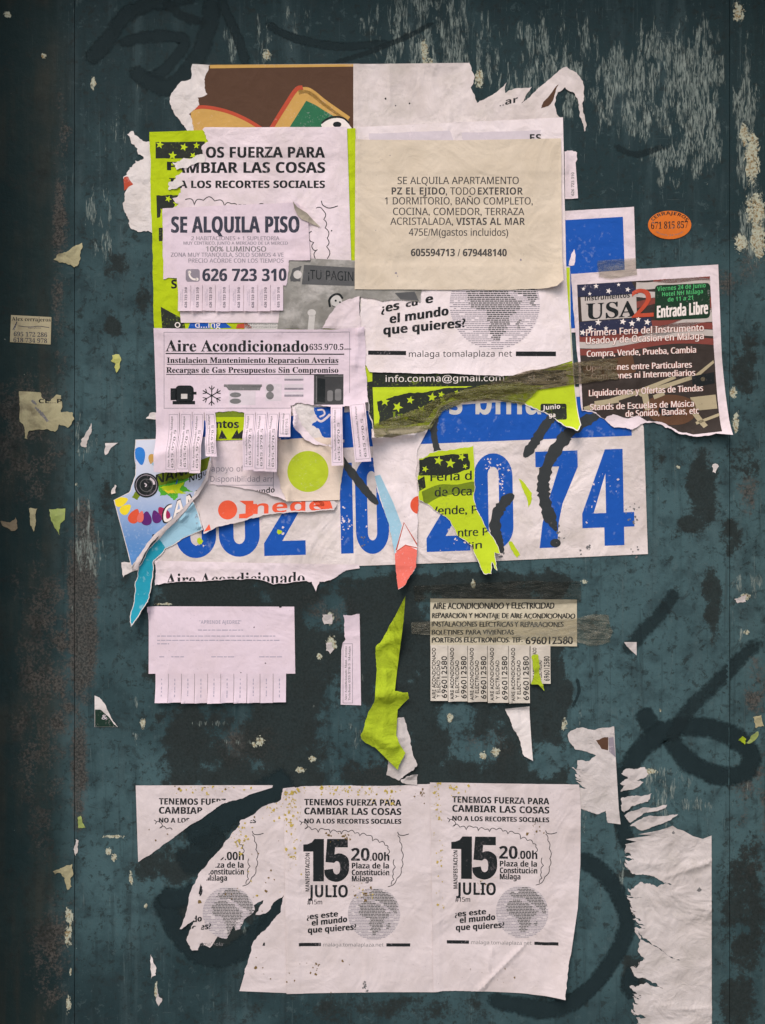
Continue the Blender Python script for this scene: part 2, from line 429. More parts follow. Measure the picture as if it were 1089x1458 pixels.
# dry marker: the felt skips over the paper, so what lies beneath shows through in streaks
I_mark, _n, _b = newmat('dry_marker'); _t = _n.t; _o = [q for q in _t.nodes if q.type == 'OUTPUT_MATERIAL'][0]
_tr = _t.nodes.new('ShaderNodeBsdfTransparent'); _mx = _t.nodes.new('ShaderNodeMixShader')
_n.put(_b.inputs['Base Color'], _n.mix(_n.noise(90, 4), (.009, .012, .015), (.022, .027, .032))); _b.inputs['Roughness'].default_value = .5
_n.put(_mx.inputs[0], _n.ramp(_n.math('ADD', _n.math('MULTIPLY', _n.noise(340, 5, .7, (1, 1, .3), off=5), .55), _n.math('MULTIPLY', _n.noise(42, 4, .6, off=8), .45)), .29, .40, .30, .97))
_t.links.new(_tr.outputs[0], _mx.inputs[1]); _t.links.new(_b.outputs[0], _mx.inputs[2]); _t.links.new(_mx.outputs[0], _o.inputs[0])
# the sky-blue flyer fades from blue to near white along its height
M_flyer, _n, _b = newmat('blue_fading_print')
_s = _n.t.nodes.new('ShaderNodeSeparateXYZ'); _n.t.links.new(_n.coord(), _s.inputs[0])
_c = _n.mix(_n.ramp(_s.outputs[2], -.085, .06), srgb(74, 128, 190), srgb(205, 208, 226))
_n.put(_b.inputs['Base Color'], _n.mix(_n.ramp(_n.noise(300, 3), .55, .8, 0, .35), _c, (.6, .62, .68))); _b.inputs['Roughness'].default_value = .45
def tape_mat(name, rgb, alpha):
    m, n, b = newmat(name); t = n.t
    o = [q for q in t.nodes if q.type == 'OUTPUT_MATERIAL'][0]
    tr = t.nodes.new('ShaderNodeBsdfTransparent'); tr.inputs[0].default_value = (*[min(1, .55 + .9 * v) for v in rgb], 1)
    mx = t.nodes.new('ShaderNodeMixShader')
    st = n.noise(46, 7, .68, (.55, 1, 2.4), off=4, dist=1.6)
    n.put(b.inputs['Base Color'], rgb); b.inputs['Roughness'].default_value = .16
    n.put(b.inputs['Normal'], n.bump(st, .9, .006))
    n.put(mx.inputs[0], n.ramp(st, .38, .60, alpha * .30, min(.92, alpha * 1.2)))
    t.links.new(tr.outputs[0], mx.inputs[1]); t.links.new(b.outputs[0], mx.inputs[2]); t.links.new(mx.outputs[0], o.inputs[0])
    return m
M_otape = tape_mat('olive_tape', (.17, .16, .05), .60); M_tape = tape_mat('brown_tape', (.16, .125, .07), .66); M_clear = tape_mat('clear_tape', (.34, .32, .26), .28)

# ---------------------------------------------------------------- the painted metal wall
def lat(seed): return np.random.RandomState(seed).rand(256, 256)
def vn(x, y, s, seed):
    L = lat(seed); u, v = x / s + 500.3, y / s + 500.7
    i, j = np.floor(u).astype(int), np.floor(v).astype(int); a, b = u - i, v - j
    a, b = a * a * (3 - 2 * a), b * b * (3 - 2 * b)
    g = lambda p, q: L[p % 256, q % 256]
    return (g(i, j) * (1 - a) + g(i + 1, j) * a) * (1 - b) + (g(i, j + 1) * (1 - a) + g(i + 1, j + 1) * a) * b
def fbm(x, y, s, seed, o=4): return sum(vn(x, y, s / 2 ** k, seed + k) * .5 ** k for k in range(o)) / sum(.5 ** k for k in range(o))
def soft_rect(x, y, x0, y0, x1, y1, e=10.):
    d = np.minimum(np.minimum(x - x0, x1 - x), np.minimum(y - y0, y1 - y))
    return np.clip(d / e + .5, 0, 1)
def ell(x, y, cx, cy, rx, ry): return np.clip(1.5 - np.hypot((x - cx) / rx, (y - cy) / ry), 0, 1)
def pdist(x, y, path):
    d = np.full(x.shape, 1e9); p = np.array(path, float)
    for a, b in zip(p[:-1], p[1:]):
        e = b - a; l2 = max(1e-9, e @ e)
        t = np.clip(((x - a[0]) * e[0] + (y - a[1]) * e[1]) / l2, 0, 1)
        d = np.minimum(d, np.hypot(x - a[0] - t * e[0], y - a[1] - t * e[1]))
    return d
def fields(x, y):
    mx = np.maximum
    # black tarry residue of old posters and paste
    q_ = 26 * (fbm(x, y, 34, 77) - .5)
    dk = soft_rect(x + 1.4 * q_, y + q_, 212, 812, 808, 1122, 18) * np.clip(.30 + 1.9 * (fbm(x, y, 70, 5, 5) - .26), 0, .95)
    dk = np.maximum(dk, .8 * soft_rect(x, y + .6 * q_, 590, 822, 806, 1116, 10) * np.clip(.2 + 1.9 * (fbm(x, y, 50, 8) - .2), 0, .95))
    dk = dk * (1 - .75 * ell(x, y, 520, 1050, 55, 40)) * (1 - .6 * ell(x, y, 205, 1080, 40, 60)) * (1 - .6 * ell(x, y, 650, 1020, 26, 20)) * (1 - .8 * ell(x, y, 780, 1085, 22, 20))
    for c in ((160, 375, 26, 22, .8), (162, 465, 14, 18, .95), (205, 420, 14, 40, .7), (268, 1012, 22, 50, .6), (150, 990, 10, 30, .5),
              (1000, 700, 26, 62, .95), (1015, 850, 16, 70, .85), (985, 745, 22, 14, .95), (1040, 765, 22, 34, .8), (935, 655, 13, 26, .6), (965, 760, 26, 12, .5), (950, 855, 14, 44, .45),
              (1058, 520, 26, 50, .75), (1060, 660, 30, 40, .6), (1030, 560, 14, 60, .55), (1000, 350, 16, 18, .5), (930, 365, 30, 14, .45), (1005, 300, 22, 10, .35), (870, 200, 40, 8, .35), (700, 60, 200, 50, .30),
              (900, 1390, 20, 34, .85), (480, 1440, 60, 26, .7), (600, 1436, 160, 22, .6), (340, 1440, 90, 22, .45), (790, 1428, 70, 20, .5), (1062, 1290, 40, 120, .80), (1050, 1440, 30, 60, .8), (225, 780, 20, 40, .4), (185, 830, 16, 30, .5),
              (195, 560, 12, 30, .5), (150, 700, 12, 36, .6), (200, 655, 10, 24, .5), (180, 350, 30, 12, .5), (120, 330, 14, 26, .45), (145, 130, 40, 20, .35)):
        dk = mx(dk, c[4] * ell(x, y, *c[:4]) * (.55 + .6 * fbm(x, y, 22, 31)))
    dk = mx(dk, np.clip(1.5 - pdist(x, y, [(410, 1118), (330, 1165), (270, 1215), (225, 1245)]) / 36, 0, .85) * np.clip(.5 + 1.4 * (fbm(x, y, 34, 71) - .3), 0, 1)); dk = mx(dk, np.clip(1.4 - pdist(x, y, [(250, 1300), (300, 1345), (360, 1320), (400, 1280)]) / 26, 0, .8) * np.clip(.4 + 1.6 * (fbm(x, y, 26, 72) - .3), 0, 1))
    dk = mx(dk, .9 * soft_rect(x, y, 872, 1080, 905, 1250, 8) * fbm(x, y, 18, 17) * 1.3)
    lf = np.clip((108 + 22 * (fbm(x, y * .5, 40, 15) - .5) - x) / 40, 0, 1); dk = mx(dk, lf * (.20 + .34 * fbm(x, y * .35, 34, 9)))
    dk = mx(dk, np.clip((y - 1395) / 90, 0, 1) * (.25 + .45 * fbm(x, y, 60, 44)))
    # brown grime and rust
    ru = .80 * ell(x, y, 88, 430, 18, 300) * fbm(x, y * .3, 22, 3) * 1.2
    ru = mx(ru, 1.25 * ell(x, y, 118, 860, 22, 140) * (.3 + fbm(x, y * .6, 26, 12)))
    ru = mx(ru, .8 * ell(x, y, 112, 1070, 14, 130) * (.3 + fbm(x, y * .4, 22, 13)))
    for c in ((1062, 700, 22, 40), (1072, 1150, 34, 150), (1078, 980, 22, 60), (345, 1060, 80, 40), (700, 1060, 60, 35), (60, 1000, 60, 260), (40, 620, 60, 120), (1065, 360, 30, 50), (470, 860, 60, 30), (1030, 400, 16, 30), (715, 850, 70, 26), (560, 1100, 60, 20), (75, 1360, 40, 120)):
        ru = mx(ru, .62 * ell(x, y, *c) * (.2 + 1.1 * fbm(x, y, 30, 21)))
    # pale scraped streaks (old glue, scratched paint)
    gl = np.zeros_like(x)
    for c in ((585, 20, 40, 60, .65), (600, 95, 26, 40, .85), (648, 95, 22, 50, .9), (700, 100, 20, 36, .6), (745, 45, 22, 20, .6), (790, 100, 30, 26, .8), (820, 105, 18, 24, .7), (880, 105, 26, 46, .95), (915, 105, 26, 44, .8), (945, 165, 20, 34, .75), (985, 130, 26, 80, 1.), (1002, 180, 24, 60, .9), (1005, 60, 9, 60, .6), (950, 225, 34, 20, .85), (990, 235, 10, 30, .7), (920, 185, 16, 22, .6),
              (812, 150, 14, 24, .95), (1060, 150, 18, 60, .9), (1065, 220, 16, 50, .95), (1072, 320, 22, 60, .8), (375, 60, 12, 50, .6), (330, 60, 14, 40, .6), (140, 300, 22, 40, .55), (145, 340, 16, 40, .6), (165, 185, 20, 50, .45), (190, 130, 8, 40, .4), (120, 620, 22, 60, .45), (118, 740, 16, 40, .6), (125, 790, 24, 40, .7), (108, 900, 10, 60, .4),
              (190, 1010, 14, 24, .55), (196, 1060, 8, 40, .5), (505, 1050, 10, 30, .6), (515, 960, 8, 12, .4), (300, 1030, 40, 5, .6), (340, 1056, 40, 5, .55), (470, 1005, 40, 4, .5), (950, 1110, 40, 24, .65), (985, 1145, 28, 12, .75), (940, 1140, 20, 40, .6), (1070, 830, 30, 20, .55), (1055, 900, 20, 40, .35), (350, 1335, 24, 16, .5), (830, 1170, 8, 40, .5), (885, 1240, 5, 50, .55), (925, 700, 30, 20, .3), (960, 660, 40, 30, .25), (320, 1398, 8, 20, .5), (830, 1020, 14, 20, .4), (1060, 1130, 24, 40, .35)):
        gl = mx(gl, c[4] * ell(x, y, *c[:4]))
    for c in ((800, 60, 60, 46, .62), (690, 60, 30, 40, .6), (745, 110, 34, 40, .74), (770, 70, 24, 50, .66), (860, 150, 26, 40, .78), (905, 160, 30, 50, .8), (930, 90, 30, 60, .74), (965, 90, 24, 60, .8), (1000, 110, 30, 90, .85), (1015, 190, 14, 60, .8), (640, 40, 40, 60, .66), (560, 60, 34, 50, .62), (540, 30, 30, 40, .55), (895, 110, 60, 60, .66), (985, 215, 34, 40, .72), (1062, 120, 16, 70, .7), (420, 40, 30, 40, .5), (955, 260, 40, 12, .55), (720, 140, 30, 30, .55)):
        gl = mx(gl, c[4] * ell(x, y, *c[:4]) * (.72 + .5 * fbm(x, y * .4, 16, 91)))
    # yellowish flakes
    fk = np.zeros_like(x)
    for c in ((1052, 16, 9, 13), (1071, 225, 10, 40), (1076, 300, 14, 26), (1055, 345, 10, 14), (1080, 340, 12, 30), (1060, 190, 6, 20), (683, 112, 7, 14), (380, 78, 7, 8), (604, 75, 6, 18), (612, 92, 8, 8), (1045, 560, 6, 10), (1048, 600, 5, 18), (1063, 900, 4, 4), (10, 20, 5, 5), (62, 80, 5, 4), (133, 118, 4, 10),
              (203, 1030, 4, 8), (163, 1191, 16, 2.5), (155, 1213, 5, 6), (162, 1221, 4, 6), (186, 1250, 3, 10), (208, 1290, 3, 5), (97, 1330, 5, 18), (100, 1385, 2, 8), (97, 1430, 4, 14), (222, 1410, 3, 12), (98, 1305, 6, 14), (470, 880, 7, 10), (472, 915, 7, 12), (455, 935, 4, 5), (370, 1055, 7, 7), (362, 1060, 5, 5), (445, 1080, 6, 5), (428, 1096, 8, 5), (705, 1070, 6, 7), (688, 1075, 6, 6), (803, 1030, 4, 10), (640, 1022, 5, 8), (1060, 850, 10, 5), (832, 828, 5, 4), (674, 832, 4, 8), (965, 665, 5, 3), (940, 1012, 2, 3), (925, 1098, 12, 4), (500, 980, 3, 8), (110, 690, 3, 3), (232, 860, 12, 2)):
        fk = mx(fk, ell(x, y, *c))
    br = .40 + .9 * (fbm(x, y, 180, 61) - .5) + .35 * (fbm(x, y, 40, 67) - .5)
    br = br + .50 * ell(x, y, 940, 950, 330, 420) + .20 * ell(x, y, 160, 560, 140, 330) + .22 * ell(x, y, 200, 1250, 140, 170) - .42 * ell(x, y, 860, 60, 520, 260) - .42 * ell(x, y, 180, 60, 330, 300) - .25 * ell(x, y, 300, 1440, 420, 110)  # uneven paint tone; vignette-like darkening painted in at top and bottom
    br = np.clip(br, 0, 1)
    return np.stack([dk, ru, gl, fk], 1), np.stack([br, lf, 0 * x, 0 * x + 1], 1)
def wall_mat():
    m, n, b = newmat('painted_metal')
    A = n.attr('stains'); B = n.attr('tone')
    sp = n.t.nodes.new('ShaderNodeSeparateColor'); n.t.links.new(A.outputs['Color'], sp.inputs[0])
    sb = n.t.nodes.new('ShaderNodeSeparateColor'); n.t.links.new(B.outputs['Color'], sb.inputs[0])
    dk, ru, gl, fk = sp.outputs[0], sp.outputs[1], sp.outputs[2], A.outputs['Alpha']
    n1 = n.noise(26, 9, .62); n2 = n.noise(95, 7, .65, off=5); n3 = n.noise(9, 6, .6, off=11)
    st = n.noise(105, 6, .68, (1, 1, .20), off=2, dist=.5); fine = n.noise(620, 3, .6, off=8)
    ver = n.noise(42, 5, .6, (1, 1, .10), off=21)
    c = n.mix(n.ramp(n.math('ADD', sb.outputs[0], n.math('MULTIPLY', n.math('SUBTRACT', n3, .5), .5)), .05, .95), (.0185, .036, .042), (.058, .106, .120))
    n4 = n.noise(300, 5, .7, off=17); n5 = n.noise(48, 8, .7, off=27, dist=.8)
    c = n.mix(n.ramp(n1, .44, .66, .0, .62), c, (.021, .036, .042))
    c = n.mix(n.ramp(ver, .50, .74, 0, .42), c, (.060, .092, .102))
    c = n.mix(n.ramp(n5, .55, .64, 0, .60), c, (.024, .036, .040))
    c = n.mix(n.ramp(n2, .58, .66, 0, .62), c, (.017, .026, .029))
    c = n.mix(n.ramp(n4, .60, .68, 0, .45), c, (.020, .031, .035))
    c = n.mix(n.ramp(n4, .24, .34, .35, 0), c, (.085, .125, .132))
    c = n.mix(n.ramp(fine, .66, .74, 0, .5), c, (.11, .15, .155))
    drip = n.ramp(n.noise(70, 6, .62, (1, 1, .045), off=81, dist=.25), .54, .66)
    c = n.mix(n.math('MULTIPLY', drip, .42), c, (.017, .027, .030))
    drip2 = n.ramp(n.noise(150, 5, .6, (1, 1, .03), off=85, dist=.2), .60, .70)
    c = n.mix(n.math('MULTIPLY', drip2, .30), c, (.075, .105, .112))
    n6 = n.noise(78, 10, .74, off=63, dist=.4)
    c = n.mix(n.ramp(n6, .575, .592, 0, .62), c, n.mix(n4, (.013, .020, .021), (.026, .030, .029)))
    c = n.mix(n.ramp(n6, .405, .388, 0, .34), c, (.075, .110, .118))
    scr = n.math('MULTIPLY', n.ramp(n.noise(420, 3, .6, (1, 1, .035), off=71, dist=.3), .66, .70), n.ramp(n5, .42, .56))
    c = n.mix(n.math('MULTIPLY', scr, .5), c, (.12, .16, .165))
    scr2 = n.math('MULTIPLY', n.ramp(n.noise(300, 3, .6, (.05, 1, 1), off=75, dist=.5), .68, .72), n.ramp(n1, .45, .6))
    c = n.mix(n.math('MULTIPLY', scr2, .35), c, (.10, .13, .135))
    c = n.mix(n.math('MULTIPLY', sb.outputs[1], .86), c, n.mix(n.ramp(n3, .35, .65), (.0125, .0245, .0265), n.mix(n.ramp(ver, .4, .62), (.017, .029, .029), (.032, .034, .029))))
    def msk(f, nz, amp, lo, hi): return n.ramp(n.math('ADD', f, n.math('MULTIPLY', n.math('MULTIPLY', n.math('SUBTRACT', nz, .5), amp), n.math('MINIMUM', 1., n.math('MULTIPLY', f, 4.)))), lo, hi)
    nm = n.math('ADD', n.math('MULTIPLY', n1, .55), n.math('MULTIPLY', n2, .45))
    mru = msk(ru, n.math('ADD', n.math('MULTIPLY', nm, .6), n.math('MULTIPLY', n4, .4)), 2.2, .34, .66)
    c = n.mix(n.math('MULTIPLY', mru, .78), c, n.mix(n.ramp(n4, .40, .60), (.026, .024, .021), (.095, .083, .076)))
    mdk = msk(dk, n.math('ADD', n.math('MULTIPLY', nm, .7), n.math('MULTIPLY', n4, .3)), 2.6, .40, .64)
    c = n.mix(n.math('MULTIPLY', mdk, .88), c, n.mix(n.ramp(n4, .35, .65), n.mix(n1, (.0115, .0165, .017), (.0215, .0245, .0235)), (.0255, .0315, .032)))
    mgl = n.math('MULTIPLY', msk(gl, st, 2.9, .54, .74), n.ramp(n.noise(420, 5, .7, (1, 1, .16), off=14, dist=.8), .40, .62))
    c = n.mix(n.math('MULTIPLY', mgl, .86), c, n.mix(n2, (.13, .17, .165), (.37, .41, .38)))
    # loose pale chips scattered everywhere
    chip = n.math('MULTIPLY', n.ramp(n.noise(150, 4, .6, off=33), .735, .765), n.ramp(n.noise(12, 3, .5, off=41), .45, .6))
    c = n.mix(n.math('MULTIPLY', chip, .8), c, (.26, .28, .26))
    mfk = msk(fk, n.math('ADD', n.math('MULTIPLY', n.noise(130, 6, .75, (1, 1, .6), off=51, dist=1.), .7), n.math('MULTIPLY', n4, .3)), 4.4, .62, .72)
    cf = n.mix(n.ramp(n4, .38, .54), (.26, .17, .07), (.46, .47, .38))
    c = n.mix(n.math('MULTIPLY', mfk, .9), c, cf)
    n.put(b.inputs['Base Color'], c)
    n.put(b.inputs['Roughness'], n.ramp(n.math('ADD', n.math('MULTIPLY', mdk, .35), n.math('MULTIPLY', n2, .5)), .1, .8, .52, .80))
    b.inputs['Specular IOR Level'].default_value = .04
    h = n.math('ADD', n.math('ADD', n.math('MULTIPLY', n2, .5), n.math('MULTIPLY', n3, 2.2)), n.math('ADD', n.math('MULTIPLY', mfk, .5), n.math('ADD', n.math('MULTIPLY', mgl, .3), n.math('MULTIPLY', fine, .12))))
    n.put(b.inputs['Normal'], n.bump(h, .55, .003))
    return m
M_wall = wall_mat()
M_steel, _n, _b = newmat('dark_frame_metal'); _n.put(_b.inputs['Base Color'], _n.mix(_n.noise(60, 5), (.010, .014, .015), (.024, .028, .028))); _b.inputs['Roughness'].default_value = .6
wall = bpy.data.objects.new('metal_wall', None); C.objects.link(wall)
wall['label'] = 'dark teal painted metal wall, grimy and scratched, behind all the papers'; wall['category'] = 'wall'; wall['kind'] = 'thing'
def panel(name, xs, front):
    ys = np.concatenate([np.linspace(-800, -60, 26)[:-1], np.arange(-60, 1521, 2.5), np.linspace(1521, 2075, 24)[1:]])
    X, Y = np.meshgrid(xs, ys, indexing='ij'); x, y = X.ravel(), Y.ravel(); nx, ny = len(xs), len(ys)
    co = W(x, y, np.full(x.shape, front)); q = np.arange(nx * ny).reshape(nx, ny)
    f = np.stack([q[:-1, :-1], q[:-1, 1:], q[1:, 1:], q[1:, :-1]], -1).reshape(-1, 4)
    # folded returns at the two long edges
    base = len(co); ext = []; ff = []
    for k, xx in ((0, xs[0]), (nx - 1, xs[-1])):
        r = W(np.full(ny, xx), ys, np.full(ny, front - 22.)); ids = base + np.arange(ny); base += ny; ext.append(r)
        for j in range(ny - 1): ff.append((q[k, j], q[k, j + 1], ids[j + 1], ids[j]) if k else (q[k, j + 1], q[k, j], ids[j], ids[j + 1]))
    co = np.vstack([co] + ext); me = bpy.data.meshes.new(name); me.from_pydata(co.tolist(), [], f.tolist() + ff); me.materials.append(M_wall)
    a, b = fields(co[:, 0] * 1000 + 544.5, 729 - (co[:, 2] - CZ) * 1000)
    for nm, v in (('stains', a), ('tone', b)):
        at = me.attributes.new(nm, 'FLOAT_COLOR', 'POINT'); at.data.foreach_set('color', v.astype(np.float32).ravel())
    o = bpy.data.objects.new(name, me); C.objects.link(o); o.parent = wall
    return o
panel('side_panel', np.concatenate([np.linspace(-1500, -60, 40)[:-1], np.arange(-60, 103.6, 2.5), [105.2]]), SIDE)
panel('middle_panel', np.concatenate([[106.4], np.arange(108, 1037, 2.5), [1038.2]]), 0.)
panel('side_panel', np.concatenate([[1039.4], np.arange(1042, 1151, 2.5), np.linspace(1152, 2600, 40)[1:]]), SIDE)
def box(name, p0, p1, mat, parent=None):
    (a, b, c), (d, e, f) = p0, p1
    v = [(x, y, z) for x in (a, d) for y in (b, e) for z in (c, f)]
    me = bpy.data.meshes.new(name); me.from_pydata(v, [], [(0, 1, 3, 2), (4, 6, 7, 5), (0, 4, 5, 1), (2, 3, 7, 6), (0, 2, 6, 4), (1, 5, 7, 3)]); me.materials.append(mat)
    o = bpy.data.objects.new(name, me); C.objects.link(o); o.parent = parent; return o
box('back_frame', (-2.04, .012, .012), (2.05, .06, 2.87), M_steel, wall)
m_g, _n, _b = newmat('paving'); _n.put(_b.inputs['Base Color'], _n.mix(_n.noise(6, 8, .65), (.14, .135, .13), (.24, .23, .22))); _b.inputs['Roughness'].default_value = .85
me = bpy.data.meshes.new('pavement'); me.from_pydata([(-40, -40, 0), (40, -40, 0), (40, 40, 0), (-40, 40, 0)], [], [(0, 1, 2, 3)]); me.materials.append(m_g)
pv = bpy.data.objects.new('pavement', me); C.objects.link(pv); pv['kind'] = 'structure'
m_st, _n, _b = newmat('blocker_masonry'); _n.put(_b.inputs['Base Color'], _n.mix(_n.noise(9, 8, .65), (.16, .15, .135), (.27, .25, .225))); _b.inputs['Roughness'].default_value = .9
_n.put(_b.inputs['Normal'], _n.bump(_n.noise(120, 6, .6), .5, .004))
def xw(px): return (px - 544.5) / 1000
blockers = bpy.data.objects.new('rim_shade_blocker', None); C.objects.link(blockers); blockers['kind'] = 'structure'  # unseen masonry blocks, added to shade the edges of the view
box('side_shade_blocker', (xw(-1300), -.20, .005), (xw(-44), .011, 2.247), m_st, blockers); box('side_shade_blocker', (xw(1134), -.20, .005), (xw(2390), .011, 2.247), m_st, blockers); box('top_shade_blocker', (xw(-1300), -.15, 2.25), (xw(2390), .011, 3.4), m_st, blockers)
# sprayed and brushed black graffiti on the paint
def spray_mat(name, rgb, solid):
    m, n, b = newmat(name); t = n.t; o = [q for q in t.nodes if q.type == 'OUTPUT_MATERIAL'][0]
    tr = t.nodes.new('ShaderNodeBsdfTransparent'); mx = t.nodes.new('ShaderNodeMixShader')
    e = n.attr('edge').outputs['Fac']
    nz = n.math('ADD', n.math('MULTIPLY', n.noise(45, 6, .65), .5), n.math('MULTIPLY', n.noise(210, 5, .6, off=3), .5))
    n.put(b.inputs['Base Color'], n.mix(n.noise(70, 4), rgb, tuple(v * 1.5 for v in rgb))); b.inputs['Roughness'].default_value = .6; b.inputs['Specular IOR Level'].default_value = .04
    n.put(mx.inputs[0], n.math('MULTIPLY', n.ramp(n.math('ADD', e, n.math('MULTIPLY', n.math('SUBTRACT', nz, .5), 2.3)), .22 - .2 * solid, .85 - .1 * solid), .66 + .24 * solid))
    t.links.new(tr.outputs[0], mx.inputs[1]); t.links.new(b.outputs[0], mx.inputs[2]); t.links.new(mx.outputs[0], o.inputs[0]); return m
M_spray = spray_mat('sprayed_black', (.0130, .0225, .0262), .9); M_faint = spray_mat('worn_black', (.0145, .0235, .0270), .0)
_gz = [.02]
def graffiti(path, width, mat=None):
    p = smooth(path, 10); t = np.gradient(p, axis=0); t /= np.maximum(1e-6, np.hypot(t[:, 0], t[:, 1]))[:, None]
    nr = np.stack([-t[:, 1], t[:, 0]], 1); L = len(p); off = (-.62, -.46, -.24, 0, .24, .46, .62); ev = (0, .45, .9, 1, .9, .45, 0)
    wv = width * (1 + .10 * np.convolve(RS.uniform(-1, 1, L + 6), np.ones(7) / 7, 'valid') * 2)
    endf = np.clip(np.minimum(np.arange(L), np.arange(L)[::-1]) / 3., 0, 1)
    co, ed = [], []
    _gz[0] += .012
    for o_, e_ in zip(off, ev):
        q = p + nr * (wv * o_ * (.5 + .5 * endf))[:, None]
        h = np.where((q[:, 0] < 105) | (q[:, 0] > 1039.5), SIDE, 0.) + _gz[0]
        co.append(W(q[:, 0], q[:, 1], h)); ed.append(e_ * endf)
    co = np.concatenate(co); ed = np.concatenate(ed); f = []
    for k in range(len(off) - 1):
        for i in range(L - 1):
            a = k * L + i
            f.append((a, a + 1, a + L + 1, a + L))
    me = bpy.data.meshes.new('graffiti_stroke'); me.from_pydata(co.tolist(), [], f); me.materials.append(mat or M_spray)
    at = me.attributes.new('edge', 'FLOAT', 'POINT'); at.data.foreach_set('value', ed.astype(np.float32))
    o = bpy.data.objects.new('graffiti_stroke', me); C.objects.link(o); o.parent = wall
for pth, wd, mt in (
    ([(122, 92), (150, 62), (180, 22), (225, 2), (290, -6)], 24, None), ([(165, 62), (215, 52), (262, 58), (236, 98), (205, 116)], 17, None),
    ([(183, 98), (215, 118), (243, 122), (278, 88), (296, 40), (303, -10)], 24, None), ([(312, -8), (326, 26), (342, 62), (351, 95)], 14, None),
    ([(376, 32), (408, 50), (450, 62), (500, 66), (560, 60)], 12, None), ([(470, 92), (520, 76), (580, 52), (620, 30)], 9, M_faint), ([(230, 0), (262, 24), (300, 34)], 16, M_faint),
    ([(911, 1008), (922, 1026), (936, 1046), (945, 1060)], 26, None),
    ([(892, 1104), (905, 1076), (926, 1054), (950, 1040), (985, 1035), (1030, 1042), (1060, 1062), (1070, 1082), (1056, 1103), (1022, 1104), (985, 1088), (964, 1066), (955, 1046)], 28, None),
    ([(950, 1062), (975, 1018), (1006, 986), (1040, 952), (1088, 905)], 24, M_faint), ([(884, 936), (915, 900), (945, 868), (965, 836)], 22, M_faint),
    ([(815, 1218), (855, 1240), (884, 1280), (892, 1320), (872, 1366), (835, 1412), (790, 1436), (740, 1432), (690, 1420)], 24, None),
    ([(232, 1268), (240, 1300), (262, 1338), (296, 1362), (330, 1358), (366, 1330), (392, 1300), (412, 1270)], 32, None), ([(222, 1276), (258, 1278), (285, 1262)], 28, None),
    ([(420, 1108), (378, 1128), (338, 1148), (304, 1172), (268, 1206)], 42, None), ([(330, 1190), (290, 1215), (250, 1236)], 50, M_faint),
    ([(385, 1270), (395, 1300), (370, 1340)], 30, None), ([(820, 962), (824, 985), (812, 1012)], 5, M_faint),
    ([(880, 1084), (884, 1130), (888, 1180), (900, 1215)], 22, None), ([(905, 1375), (896, 1400), (908, 1420)], 26, None), ([(870, 205), (905, 220), (950, 206)], 10, M_faint)):
    graffiti(pth, wd, mt)

# ================================================================ the papers, from the lowest layer up
# -- brown poster at the top
s = Sheet('poster', 'torn brown poster with red, gold and green shapes at the top of the wall', 'poster',
          '274,91.5 299,93 505,91.5 510,215 300,215 ~270,190 ~262,179 ~254,169 ~245,156 ~242,139.5 ~247.6,129.6 ~259,116 ~272,113', M_torn)
bp = outline('299,93 506,92 508,212 280,212 ~275,179 ~269,163 ~284,150 ~281.6,139.5 ~295.5,134.5 ~292,123 ~294,105', 2)
s.ink('brown_field', tess(bp), I_brown)
s.ink('gold_edge', tess(P('299,93 506,92 506,95.5 299,98')), I_gold, 2)
c1 = smooth(P('272,156 290,153 319,158 345,168 368,181 380,190'))
s.inks('gold_shape', I_gold, 2, bp, tess(np.vstack([c1, [(380, 200), (272, 200)]])), tess(P('388,183 421,130 430,128 441,130 450,136 457,143 475,157 496,172 496,184 470,184 461,160 437,145 412,184')), ribbon(P('425,131 436,129 446,134 462,147 496,171'), 9))
s.inks('red_edge', I_red, 3, bp, ribbon(c1, 5, sm=False), ribbon(P('386,184 402,158 421,129 431,125'), 6))
s.ink('green_shape', tess(P('411,184 436,144 449,150 463,159 482,170 490,184')), I_dgreen, 3)
s.ink('white_letter', tess(smooth(P('457,178 466,172 476,169 488,170 497,178 500,190 462,190'), 5)), I_pw, 4)
s.ink('letter_outline', cat(ribbon(P('458,176 466,170 477,167 489,169 497,176'), 2.4), tess(circ(480, 178, 6, 4))), KS, 5)
# -- white sheet with the frayed right end
s = Sheet('poster', 'large white poster frayed into spikes at its upper right corner', 'poster',
          '503,92 ~668,90 ~671,101 ~675,113 ~670,125 ~679,147 ~697,137.6 ~721,118 ~719,133 ~731,127 ~744,126 ~757,124 ~742,148 ~759,133 ~780,115 ~794,103 ~806,97 ~820,106 ~829,118 ~831,139 ~829,153 ~835,179 ~832,188 ~825,167 ~824,150 ~815,132 ~804,125 ~794,132 ~789,150 ~794,165 801,171 803,240 503,240', M_white3,
          [crease(556, 92, 554, 150, 3, .8), crease(630, 118, 662, 140, 4, 1.2), curl(780, 130, 1, -1, 60, 7)])
s.ink('dark_sliver', tess(outline('~770,155 ~776,143 ~788,128 ~795,121 ~788,141 ~780,152', 1)), I_brown)
s.ink('faint_lettering', cat(T('..ar', 711, 737, 152, 9, 'b', 146), tess(blob(549, 141, 1.4)), tess(blob(583, 148, 1.2)), tess(blob(563, 151, .9))), K)
# -- torn remnant left of the green flyer
s = Sheet('paper_remnant', 'white torn remnant with a red fleck left of the lime bordered flyer', 'paper',
          '~181.5,192 ~190,187 ~206,202 ~230,215 240,345 ~213,330 ~186,325 ~180,305 ~178,285 ~176.5,252 ~185,239 ~193,229 ~205,226 ~196,212', M_torn, [curl(195, 240, -1, 0, 30, 1.5)], amp=3.6)
s.ink('red_print', tess(outline('~177,253 ~183,252 ~190,263 ~183,267 ~177,272', 1)), I_red)
